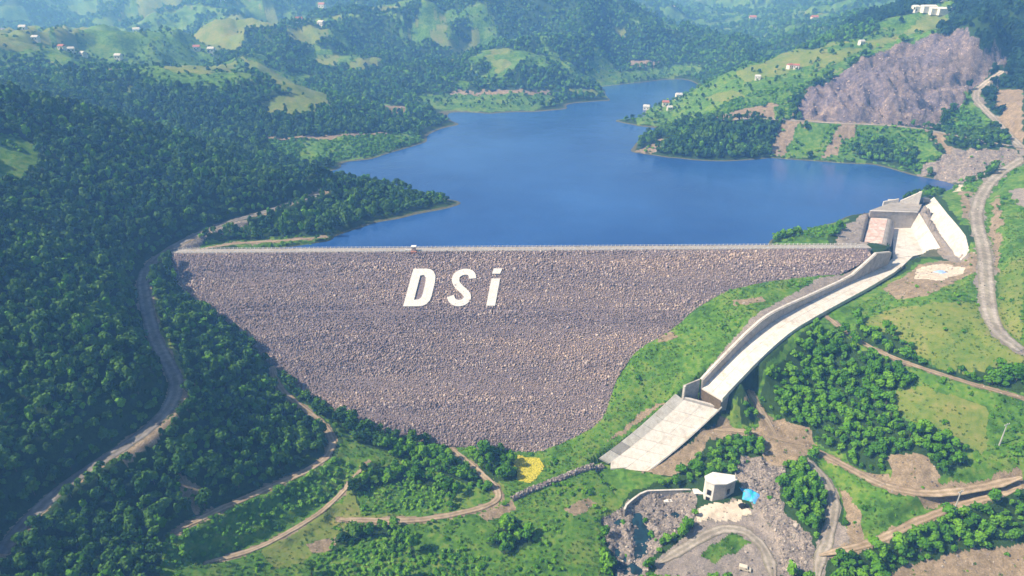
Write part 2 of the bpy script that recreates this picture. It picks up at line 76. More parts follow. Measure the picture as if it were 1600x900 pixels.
'zones':[["B",[[-1105.1,1521.8],[-1074.9,1546.9],[-1040.9,1568.5],[-1004.0,1587.5],[-958.6,1594.3],[-893.1,1578.2],[-827.4,1559.6],[-769.4,1531.6],[-711.2,1499.9],[-650.6,1459.2],[-455.4,1090.9],[-413.7,985.6],[-431.6,958.6],[-445.7,927.0],[-458.5,901.6],[-469.1,874.9],[-482.9,853.3],[-497.7,835.7],[-514.0,822.2],[-525.2,805.5],[-537.6,791.8],[-550.5,779.8],[-563.1,768.4]]],["G",[[-869.7,1438.8],[-856.8,1485.7],[-838.7,1527.5],[-785.5,1558.6],[-723.2,1527.0],[-659.5,1488.3],[-690.6,1453.8],[-519.8,1025.1],[-519.5,956.3],[-515.9,890.2]]],["M",[[-97.5,1101.1],[-62.5,1186.0],[-10.2,1157.4],[6.0,1128.8],[-4.9,1102.5],[-49.4,1117.6],[-76.4,1075.8],[-102.4,1043.2]]],["M",[[-237.6,976.9],[-223.8,1042.4],[-188.5,1055.3],[-197.4,1024.0],[-224.6,977.7]]],["M",[[15.7,1201.6],[32.8,1170.6],[18.6,1178.5]]],["M",[[159.2,1216.6],[192.3,1185.5],[170.5,1175.6]]],["M",[[-574.2,909.1],[-947.1,1574.3],[-990.8,1732.5],[-1009.8,1907.9],[-944.9,1778.5],[-909.7,1636.2],[-558.8,923.4]]],["M",[[-1057.7,1472.4],[-987.2,1463.5],[-558.7,883.9],[-539.4,816.8],[-554.5,801.7],[-569.5,788.0]]],["E",[[-1258.5,1791.3],[-1234.8,1793.4],[-1117.8,1605.5],[-1100.8,1555.0]]],["M",[[-1076.6,2113.1],[-1000.4,2078.9],[-924.6,2041.5],[-822.2,1861.7],[-883.3,1860.3],[-942.1,1854.6]]],["M",[[-505.0,1137.8],[-622.2,1547.8],[-569.5,1544.6],[-516.3,1539.5],[-357.4,1118.6],[-405.2,1142.9],[-419.8,1086.0],[-429.3,1025.2]]],["M",[[-580.7,1607.9],[-548.5,1689.4],[-449.6,1545.5],[-480.7,1512.6]]],["G",[[-168.8,1202.6],[-148.5,1259.8],[-118.8,1239.3],[-125.9,1198.7],[-154.7,1172.6]]],["E",[[172.9,1100.8],[198.0,1104.4],[228.9,1098.8],[225.2,1088.2],[175.2,1081.7]]],["M",[[-347.9,1119.8],[-304.6,1145.8],[-276.1,1110.1],[-311.9,1059.8]]],["B",[[-124.3,876.0],[-80.8,883.8],[-54.6,878.1],[-28.7,871.1],[-3.2,868.1],[22.3,870.4],[48.3,879.4],[62.6,851.8],[25.3,806.2],[0.0,801.9],[-25.0,795.1],[-49.6,800.9],[-74.3,804.4],[-106.6,826.7]]],["E",[[-77.2,889.8],[-51.8,885.4],[-26.5,880.5],[-1.6,878.9],[23.4,882.2],[48.8,891.2],[50.1,882.5],[24.4,872.0],[-0.6,867.7],[-25.6,868.7],[-50.8,873.6],[-76.5,879.4]]],["M",[[69.4,895.1],[109.2,920.6],[118.1,888.9],[80.6,880.1]]],["E",[[-149.4,791.4],[-128.4,820.0],[-112.9,762.2],[-130.8,743.5]]],["B",[[77.5,952.1],[115.0,1004.7],[152.6,1034.6],[192.2,1065.4],[223.4,1077.6],[253.6,1083.2],[282.9,1084.4],[281.0,1054.7],[251.8,1057.5],[219.0,1043.9],[185.0,1020.0],[149.9,1000.0],[114.6,969.5],[74.5,909.9]]],["B",[[-425.2,797.2],[-423.1,839.0],[-416.1,875.8],[-394.0,889.8],[-371.0,904.0],[-346.4,916.5],[-263.6,727.2],[-277.0,708.6],[-291.4,694.7],[-308.9,691.7],[-326.1,688.4],[-342.9,684.7],[-379.3,705.7]]],["M",[[-418.0,817.7],[-414.0,862.8],[-402.6,897.9],[-376.0,905.0],[-349.2,912.9],[-308.3,725.4],[-330.5,724.6],[-351.0,720.7]]],["M",[[-346.4,916.5],[-313.5,901.3],[-282.0,888.2],[-251.3,864.5],[-198.9,754.2],[-187.9,707.7],[-205.3,669.8],[-235.2,668.0],[-245.5,679.8],[-240.4,700.3],[-220.4,712.1],[-242.8,721.2],[-327.5,884.1]]],["E",[[-440.7,756.0],[-426.6,764.8],[-402.6,718.7],[-419.6,719.2]]],["M",[[-373.1,671.3],[-365.0,677.2],[-358.6,659.3],[-365.3,656.3]]],["B",[[-232.9,618.0],[-216.7,621.9],[-200.1,625.5],[-183.7,630.2],[-167.1,635.1],[-144.8,642.6],[-122.3,652.2],[-102.9,686.9],[-84.1,662.1],[-104.9,624.7],[-124.2,593.1],[-149.4,580.1],[-165.4,557.1],[-194.2,566.0]]],["E",[[-233.7,629.8],[-215.6,631.7],[-197.5,634.4],[-179.7,638.3],[-160.2,644.5],[-140.5,651.9],[-121.9,667.5],[-119.4,656.7],[-138.9,645.7],[-158.7,638.5],[-178.3,632.1],[-195.4,628.4],[-212.7,625.7],[-230.3,624.1]]],["G",[[-302.7,394.5],[-288.8,402.1],[-278.2,396.2],[-269.8,378.6],[-269.6,362.9],[-277.1,349.5],[-289.8,371.6]]],["G",[[-275.7,430.5],[-270.4,437.9],[-265.2,436.3],[-271.1,428.4]]],["E",[[-229.5,569.4],[-217.1,574.6],[-212.1,549.8],[-216.9,539.9]]],["E",[[-142.7,444.6],[-120.8,456.6],[-137.6,439.8]]],["B",[[-189.6,367.7],[-181.2,383.3],[-169.9,387.8],[-157.6,390.5],[-145.1,393.2],[-132.5,395.9],[-120.2,400.3],[-115.0,397.6],[-125.4,388.1],[-137.2,384.4],[-149.2,381.8],[-161.2,379.5],[-171.9,377.7],[-181.0,373.0]]],["R",[[-195.7,363.4],[-195.2,382.5],[-184.5,393.7],[-166.7,403.8],[-161.6,399.5],[-172.2,393.0],[-182.3,386.7],[-185.8,367.1]]],["B",[[122.0,795.6],[167.1,864.1],[229.1,937.8],[261.4,974.5],[290.8,996.1],[320.6,1016.1],[342.9,991.0],[354.4,941.5],[322.4,793.0],[344.2,788.4],[376.6,805.9],[412.7,829.1],[444.0,841.0],[477.1,852.9],[505.8,856.6],[494.6,804.5],[431.6,741.2],[413.4,752.4],[393.6,749.7],[370.0,739.4],[342.9,721.1],[319.0,706.9],[296.4,694.7],[256.6,655.6],[232.3,642.4],[215.1,643.9],[197.6,644.9],[180.6,658.0],[174.8,720.8],[155.0,722.6],[135.3,725.6]]],["M",[[246.6,781.2],[275.0,784.6],[358.6,931.6],[324.1,788.6],[341.0,780.5],[335.6,750.3],[312.3,740.0],[290.6,732.6],[266.8,732.7],[244.8,738.8]]],["M",[[381.1,780.7],[408.9,797.3],[441.3,821.3],[471.1,839.5],[495.8,847.8],[489.6,818.6],[461.3,804.7],[418.8,763.9],[397.7,757.8],[375.2,748.8]]],["M",[[328.9,749.8],[369.5,769.1],[362.5,744.8],[317.9,720.9],[303.1,723.1]]],["M",[[208.1,757.6],[228.3,736.2],[235.4,694.8],[213.5,704.0]]],["E",[[190.3,661.1],[220.1,661.9],[245.6,668.1],[260.6,649.8],[259.2,635.8],[243.4,640.5],[226.8,643.6],[196.6,641.2]]],["B",[[244.3,653.6],[266.6,659.2],[257.6,634.3],[243.7,637.4]]],["E",[[111.1,617.0],[137.5,634.9],[159.3,636.9],[153.0,621.4],[135.9,611.8],[126.6,606.0]]],["F",[[129.5,606.8],[158.3,650.4],[176.7,641.8],[195.7,637.5],[220.1,635.0],[243.5,630.2],[245.8,623.5],[229.6,596.5],[208.6,593.2],[188.1,590.5],[168.4,590.3],[148.6,596.2]]],["B",[[245.8,623.5],[264.5,618.6],[282.9,613.8],[302.5,612.2],[322.2,609.2],[340.9,604.9],[358.4,599.0],[354.3,557.0],[330.1,540.9],[320.6,558.3],[309.3,574.5],[293.6,577.9],[277.9,581.6],[262.5,586.6],[246.6,591.1],[230.5,595.6]]],["F",[[296.1,589.8],[323.4,591.0],[335.4,580.9],[344.0,566.3],[327.9,552.2],[309.9,575.9]]],["E",[[244.2,628.4],[260.9,621.7],[238.7,595.1],[229.6,596.5]]],["E",[[294.5,613.3],[310.8,611.6],[294.8,599.4],[278.8,586.7],[267.7,585.6],[281.1,599.7]]],["E",[[360.2,597.1],[369.6,589.3],[362.2,553.0],[355.5,549.4]]],["R",[[328.2,539.9],[353.3,555.0],[370.1,558.8],[383.1,551.8],[397.1,546.8],[408.7,539.1],[398.7,522.9],[369.9,507.3],[347.2,495.9],[347.1,512.6],[339.1,527.8]]],["Q",[[445.8,723.6],[448.3,699.8],[461.9,695.8],[486.9,699.9],[478.0,689.5],[456.4,684.1],[434.4,667.4],[414.0,642.1],[373.0,601.6],[360.7,604.4],[345.9,608.6],[330.6,612.2],[303.9,616.7],[277.2,621.3],[263.0,629.6],[262.4,646.3],[290.9,678.6],[313.6,692.2],[347.3,716.6],[376.2,738.7],[399.7,749.0],[424.6,738.7]]],["F",[[497.2,832.6],[510.1,848.7],[546.5,867.9],[581.2,883.0],[2074.5,3022.1],[567.7,794.9],[538.9,725.6],[515.7,683.8],[488.3,637.5],[479.0,656.5],[477.4,687.9],[489.8,700.7],[463.0,696.2],[449.3,700.0],[446.1,720.0]]],["B",[[414.0,642.1],[431.7,647.8],[410.4,580.8],[383.5,584.7],[373.2,596.4]]],["E",[[465.2,671.1],[474.3,648.8],[430.1,579.1],[414.1,548.7],[415.7,568.3],[442.8,642.4]]],["E",[[463.0,651.6],[472.0,645.2],[442.6,599.9],[440.8,614.9]]],["G",[[315.9,463.8],[338.2,472.7],[361.4,488.7],[394.4,516.9],[381.4,481.9],[376.8,459.7],[352.6,422.8],[333.6,393.0],[315.9,365.6],[301.3,342.5],[288.6,322.2],[278.2,304.9],[269.5,290.0],[261.9,276.7],[255.9,265.4],[251.0,255.4],[245.5,245.8],[240.5,237.0],[236.0,228.8],[231.9,221.1],[227.9,213.7],[224.1,206.6],[218.4,209.7],[212.3,212.6],[205.7,215.3],[196.9,214.0],[187.8,213.6],[178.7,213.1],[169.6,212.6],[157.7,215.6],[151.9,223.4],[146.1,232.0],[140.4,240.2],[134.4,248.9],[129.5,255.5],[124.2,261.9],[118.0,266.5],[112.0,270.5],[120.4,277.5],[129.4,285.5],[139.3,295.4],[154.7,306.8],[171.3,319.4],[187.4,332.7],[202.6,343.5],[218.3,354.4],[245.4,371.3],[254.2,353.5],[277.9,384.0],[292.5,416.6]]],["G",[[326.0,511.5],[345.8,510.2],[339.3,469.3],[310.0,429.9],[285.1,396.5],[273.9,384.0],[281.1,409.5],[294.0,445.3]]],["P",[[311.8,465.3],[347.1,512.6],[334.4,483.3],[317.8,463.5]]],["M",[[174.9,304.9],[185.8,308.5],[196.3,311.1],[203.4,306.2],[211.0,302.4],[220.1,301.0],[229.5,300.0],[226.9,283.8],[226.5,271.1],[227.6,261.0],[223.0,251.9],[216.8,254.9],[210.5,258.2],[204.2,261.6],[197.9,265.2],[190.7,273.5],[183.1,282.0],[172.2,294.7]]],["M",[[256.4,329.3],[272.7,335.6],[259.7,315.0],[247.9,296.4],[238.0,280.5],[231.8,269.1],[229.4,282.3],[241.7,303.9]]],["E",[[323.7,441.7],[310.5,415.3],[290.5,381.6],[274.2,356.1],[256.4,329.3],[255.0,331.0],[274.4,362.9],[293.8,395.9]]],["E",[[315.9,463.8],[318.0,453.9],[282.5,398.4],[282.7,405.2]]],["V",[[329.0,438.5],[339.3,426.7],[317.0,393.1],[314.0,404.7]]],["E",[[201.7,337.9],[215.2,348.2],[237.1,362.9],[248.9,364.5],[257.1,359.3],[259.5,346.9],[249.7,330.9],[231.4,324.5],[211.9,312.2],[200.5,319.5]]],["P",[[218.6,338.9],[234.8,359.9],[247.5,359.1],[248.3,341.7],[241.3,332.9],[224.3,329.1]]],["F",[[118.7,274.1],[125.8,279.1],[133.9,286.0],[149.6,299.2],[162.9,298.0],[168.1,283.5],[179.2,272.0],[183.4,260.9],[173.7,259.9],[168.8,252.1],[174.6,241.3],[180.9,232.4],[189.4,227.6],[186.8,221.6],[175.3,219.3],[169.8,223.9],[162.8,224.6],[156.0,225.7],[149.2,233.8],[141.3,248.0],[135.5,255.5],[125.1,264.7],[118.4,269.6]]],["F",[[173.5,305.3],[176.7,298.3],[185.2,287.3],[190.1,272.0],[198.0,265.5],[206.1,259.9],[212.8,257.6],[219.6,255.5],[226.5,253.7],[233.5,252.1],[228.9,243.5],[219.8,245.5],[213.6,249.8],[207.2,254.3],[200.4,258.8],[193.3,263.8],[186.6,270.0],[181.7,276.6],[176.4,283.2],[171.4,292.6]]],["M",[[173.4,259.3],[184.2,258.0],[190.2,253.5],[196.4,249.7],[202.6,246.1],[204.4,241.7],[199.4,232.5],[194.8,223.8],[187.2,229.3],[180.9,235.2],[175.0,242.1],[169.9,253.0]]],["B",[[206.2,245.8],[213.6,241.4],[220.9,237.4],[216.3,227.7],[211.7,218.1],[204.0,218.6],[195.9,218.9],[187.7,219.0],[198.4,229.0],[202.2,237.2]]],["E",[[159.1,230.5],[167.6,230.3],[173.7,227.3],[175.8,220.5],[172.9,216.6],[165.6,218.2],[158.7,220.5]]],["E",[[145.3,236.9],[151.6,230.1],[157.5,223.5],[163.5,220.4],[169.8,218.0],[176.5,216.3],[184.2,216.8],[191.9,217.4],[199.6,217.9],[207.0,218.2],[205.7,215.3],[198.3,215.1],[190.8,214.7],[183.0,214.0],[175.5,213.6],[166.2,215.2],[157.6,217.9],[153.6,223.9],[149.6,230.4]]],["E",[[102.7,264.2],[112.0,270.5],[121.1,266.7],[129.3,261.5],[136.8,255.1],[139.0,249.0],[123.8,237.0],[111.9,238.0],[114.3,250.6],[104.7,258.5],[93.0,258.0]]],["B",[[98.8,267.8],[105.9,268.9],[114.7,266.1],[117.1,261.8],[105.3,262.4]]],["F",[[105.8,267.6],[113.4,268.5],[117.4,263.4],[109.8,263.2]]],["E",[[59.3,248.9],[68.9,253.6],[78.3,257.5],[87.5,260.4],[98.8,267.8],[105.3,262.4],[93.0,258.0],[81.3,249.6],[73.1,244.4]]],["F",[[75.9,244.0],[88.0,254.6],[104.6,257.9],[115.7,255.7],[112.4,246.4],[102.6,239.1],[94.4,239.5],[84.8,239.8]]],["R",[[99.4,237.5],[104.5,246.5],[112.6,245.2],[119.5,236.2],[113.8,226.4],[114.4,216.1],[121.1,205.4],[118.5,196.5],[116.1,188.0],[109.7,189.7],[103.2,191.2],[103.5,199.8],[103.6,208.6],[103.2,220.7],[101.5,229.2]]],["V",[[80.2,225.3],[88.4,225.9],[97.0,227.6],[104.4,220.4],[107.5,204.9],[105.4,190.8],[97.4,190.6],[88.8,189.3],[80.2,187.9],[71.8,186.8],[63.6,186.0],[55.1,192.6],[62.0,202.5],[74.7,213.3],[77.6,219.9]]],["P",[[78.6,223.9],[86.0,227.2],[99.5,226.8],[102.0,220.9],[94.4,217.8],[86.2,217.3],[78.3,217.7]]],["B",[[80.7,205.9],[92.5,210.7],[97.8,206.2],[87.4,201.5],[81.0,197.0],[75.2,199.2]]],["F",[[115.8,224.7],[122.7,235.4],[131.0,234.2],[136.1,223.8],[128.6,208.2],[120.8,204.6],[113.6,215.0]]],["G",[[133.7,245.3],[138.6,240.2],[145.6,230.7],[151.6,220.3],[157.2,214.4],[165.6,212.3],[174.5,211.0],[179.0,210.0],[169.5,207.5],[160.1,205.1],[149.0,201.7],[136.5,197.9],[133.3,204.9],[138.2,218.4],[135.9,232.5]]],["E",[[139.1,226.2],[141.4,222.2],[141.9,211.5],[137.9,198.3],[130.4,197.8],[137.8,213.2]]],["V",[[117.3,196.1],[125.2,203.2],[130.7,211.1],[134.5,207.8],[133.3,198.9],[124.8,195.7],[119.1,190.0],[114.1,185.7]]],["F",[[118.2,187.5],[122.7,193.3],[132.0,195.7],[141.4,197.7],[150.6,199.4],[164.7,204.2],[173.2,205.4],[181.8,206.6],[190.5,208.0],[198.2,208.9],[205.5,209.4],[212.3,209.4],[207.8,200.3],[203.0,191.2],[196.1,192.6],[188.7,193.6],[180.8,194.2],[172.7,194.6],[162.1,192.1],[151.7,189.8],[143.7,187.9],[135.1,185.1],[126.4,185.9]]],["E",[[140.1,185.3],[151.7,189.8],[162.1,192.1],[172.7,194.6],[180.8,194.2],[188.7,193.6],[196.1,192.6],[203.0,191.2],[198.7,183.0],[193.6,174.3],[187.5,175.6],[180.7,176.4],[173.7,176.9],[166.6,177.5],[159.5,178.1],[152.4,178.7],[145.0,179.1],[137.3,179.0]]],["G",[[15.5,265.9],[25.3,272.8],[40.1,281.6],[47.1,300.7],[53.0,310.0],[59.1,319.9],[68.4,322.7],[78.2,327.8],[88.4,333.7],[107.8,350.4],[121.3,351.6],[136.4,357.4],[150.4,353.9],[165.5,353.8],[178.1,358.4],[191.6,364.3],[202.6,365.1],[187.5,350.1],[175.1,337.0],[152.5,323.5],[133.4,311.9],[125.2,306.1],[111.3,294.7],[103.8,288.3],[96.9,283.4],[87.5,280.6],[81.6,280.0],[74.1,277.5],[66.4,274.2],[58.6,270.2],[50.5,264.6],[42.6,258.6],[33.1,254.2],[23.8,249.6]]],["V",[[169.3,344.8],[194.1,357.4],[206.4,365.8],[190.3,348.1],[179.9,340.0],[157.2,325.1],[133.8,311.1],[126.6,305.6],[112.3,292.6],[102.5,285.9],[93.5,281.0],[97.5,286.8],[104.8,292.4],[112.5,299.3],[125.3,312.0],[147.5,328.5]]],["E",[[80.1,279.9],[71.6,277.8],[62.8,274.8],[53.8,270.0],[44.6,264.1],[37.9,257.5],[46.3,265.6],[54.9,273.0],[63.3,278.9]]],["E",[[77.8,322.7],[86.7,317.6],[87.1,311.2],[77.4,311.9]]],["E",[[117.6,330.0],[134.3,330.0],[135.6,323.6],[118.9,323.2]]],["B",[[156.2,386.9],[169.7,392.4],[190.0,412.0],[218.1,428.6],[227.0,432.7],[197.5,395.0],[186.6,377.3],[175.5,378.1],[165.3,381.0]]],["V",[[190.2,376.8],[209.5,403.9],[246.5,448.7],[248.9,444.3],[208.9,376.2]]],["V",[[250.5,453.9],[285.4,497.6],[276.1,454.2],[284.0,442.3],[271.0,404.0],[267.6,384.6],[261.7,362.9],[253.1,346.8],[252.3,367.2],[257.5,380.0],[262.0,400.4],[269.1,425.7],[257.9,435.6]]],["G",[[-124.0,173.4],[-126.1,181.5],[-128.7,190.5],[-124.6,196.8],[-120.2,203.4],[-114.5,209.8],[-108.6,216.5],[-102.4,223.6],[-96.5,230.2],[-90.1,236.6],[-78.9,248.4],[-79.1,257.6],[-86.2,268.1],[-98.6,275.4],[-110.8,281.3],[-119.7,291.8],[-115.9,294.5],[-106.9,289.7],[-97.9,284.5],[-88.6,278.3],[-78.3,276.5],[-67.8,273.9],[-57.0,270.0],[-46.4,265.5],[-37.1,265.3],[-27.8,264.5],[-18.5,264.1],[-9.3,263.6],[0.0,262.7],[10.8,263.8],[21.5,262.7],[32.0,259.5],[42.5,258.0],[51.1,253.7],[59.3,248.9],[67.5,245.7],[75.7,243.0],[64.6,241.3],[53.3,238.5],[44.5,226.2],[39.1,215.4],[39.8,204.7],[40.4,194.1],[43.5,181.7],[36.1,181.6],[28.7,181.3],[21.4,181.0],[14.0,180.8],[6.7,180.6],[-0.6,180.5],[-7.9,180.3],[-15.2,180.0],[-22.4,179.6],[-29.6,179.1],[-36.7,178.5],[-43.8,177.9],[-50.8,177.2],[-57.7,176.5],[-64.5,175.6],[-71.2,174.7],[-77.8,173.6],[-84.3,172.5],[-90.6,171.2],[-96.7,169.8],[-102.7,168.4],[-108.6,166.9],[-114.3,165.5],[-120.1,164.2]]],["M",[[-97.9,194.7],[-93.8,202.5],[-89.0,209.9],[-80.0,220.7],[-74.2,225.0],[-64.4,223.6],[-54.7,222.0],[-46.3,220.4],[-37.9,218.7],[-46.9,215.4],[-55.7,211.9],[-64.1,207.9],[-72.1,203.7],[-81.4,192.0],[-89.4,187.0]]],["E",[[-82.0,202.7],[-70.6,208.1],[-66.2,206.0],[-71.1,199.6],[-78.0,197.4]]],["M",[[-74.1,238.1],[-69.2,242.3],[-60.8,239.6],[-52.4,236.8],[-44.1,233.7],[-35.9,230.2],[-27.7,226.6],[-35.7,223.7],[-43.6,220.9],[-54.8,222.8],[-65.9,224.3],[-72.6,223.6]]],["M",[[-30.6,260.8],[-19.7,257.1],[-11.0,246.8],[-2.9,236.8],[-8.5,232.8],[-17.5,244.3]]],["H",[[-128.1,190.1],[-123.5,200.0],[-118.1,206.4],[-112.3,212.9],[-106.3,219.9],[-98.5,228.0],[-90.0,236.0],[-77.2,247.3],[-71.2,241.0],[-77.2,226.7],[-86.7,221.4],[-95.3,215.1],[-101.9,204.0],[-106.1,195.3],[-109.7,186.6],[-117.1,183.5],[-124.3,180.8]]],["F",[[-70.1,232.0],[-65.5,245.9],[-52.9,247.7],[-43.9,245.6],[-34.9,243.1],[-24.1,234.1],[-26.3,225.9],[-35.1,223.7],[-43.7,221.5],[-54.6,221.5],[-65.3,221.1]]],["H",[[-68.2,230.6],[-57.3,235.6],[-46.2,240.9],[-36.9,237.5],[-27.8,233.9],[-27.1,225.9],[-35.5,223.5],[-43.7,221.2],[-54.2,221.1],[-64.7,220.5]]],["F",[[-76.9,184.4],[-74.1,196.4],[-68.5,210.3],[-61.2,213.5],[-53.8,216.8],[-42.3,210.9],[-37.8,199.8],[-39.4,188.7],[-47.1,188.1],[-54.7,187.3],[-62.2,186.4],[-69.6,185.4]]],["H",[[-77.2,194.3],[-71.9,200.2],[-66.2,206.0],[-52.8,210.4],[-41.6,205.3],[-37.9,196.6],[-44.2,188.3],[-52.0,187.6],[-59.6,186.8],[-67.2,185.8],[-74.6,184.7]]],["H",[[-40.4,196.4],[-33.4,201.6],[-26.1,206.8],[-18.2,204.1],[-10.3,201.3],[-9.9,190.6],[-9.6,180.2],[-16.7,179.9],[-23.9,179.5],[-30.9,179.0],[-38.0,178.4],[-39.2,187.2]]],["F",[[-11.0,207.4],[-6.7,216.3],[1.4,218.6],[9.6,212.8],[7.8,206.5],[-2.6,202.4]]],["F",[[-119.5,296.2],[-103.9,290.1],[-94.4,285.3],[-84.9,279.9],[-75.6,274.6],[-65.1,273.1],[-54.3,270.4],[-43.5,267.1],[-28.8,257.6],[-32.4,247.3],[-47.5,251.1],[-60.0,255.6],[-72.5,259.8],[-86.6,269.6],[-95.6,275.7],[-104.7,281.1]]],["F",[[-60.4,258.4],[-51.5,258.5],[-42.4,258.1],[-33.3,257.3],[-23.9,252.1],[-14.7,247.1],[-5.8,242.0],[-10.0,235.4],[-20.9,240.1],[-32.1,244.5],[-47.2,248.6]]],["F",[[-19.9,261.3],[-6.2,264.9],[1.5,255.5],[2.9,244.8],[-2.9,240.4],[-16.2,248.1]]],["E",[[-15.1,221.8],[-7.6,226.3],[0.0,231.0],[1.4,225.5],[-10.9,219.5]]],["E",[[22.2,225.6],[33.9,232.1],[37.8,228.8],[27.4,222.2]]],["Y",[[-0.6,260.2],[13.7,259.0],[15.0,252.9],[8.7,241.1],[2.3,243.1],[1.5,251.8]]],["F",[[37.7,215.1],[43.2,216.0],[42.5,205.0],[41.6,194.2],[33.9,193.4],[35.8,204.1]]],["R",[[38.4,221.9],[46.2,228.1],[51.7,232.9],[60.3,237.1],[71.5,237.0],[81.8,234.5],[79.6,228.0],[78.7,221.4],[74.4,217.4],[63.2,208.1],[56.8,201.9],[51.3,191.8],[48.3,181.5],[39.9,181.7],[41.2,190.9],[42.5,200.5],[39.7,209.2]]],["E",[[-152.8,210.4],[-146.6,219.2],[-142.7,225.0],[-139.1,231.8],[-136.1,231.4],[-141.8,218.0],[-148.9,208.6]]],["E",[[-143.4,249.8],[-139.3,249.0],[-135.8,236.3],[-140.0,231.2],[-139.8,241.0]]],["M",[[-194.7,325.0],[-182.9,314.6],[-168.1,287.8],[-150.3,266.0],[-139.7,249.8],[-140.7,246.4],[-156.2,265.8],[-171.2,285.3],[-180.6,304.2]]],["E",[[-133.6,213.3],[-123.2,213.0],[-122.1,202.4],[-126.8,203.1]]]],
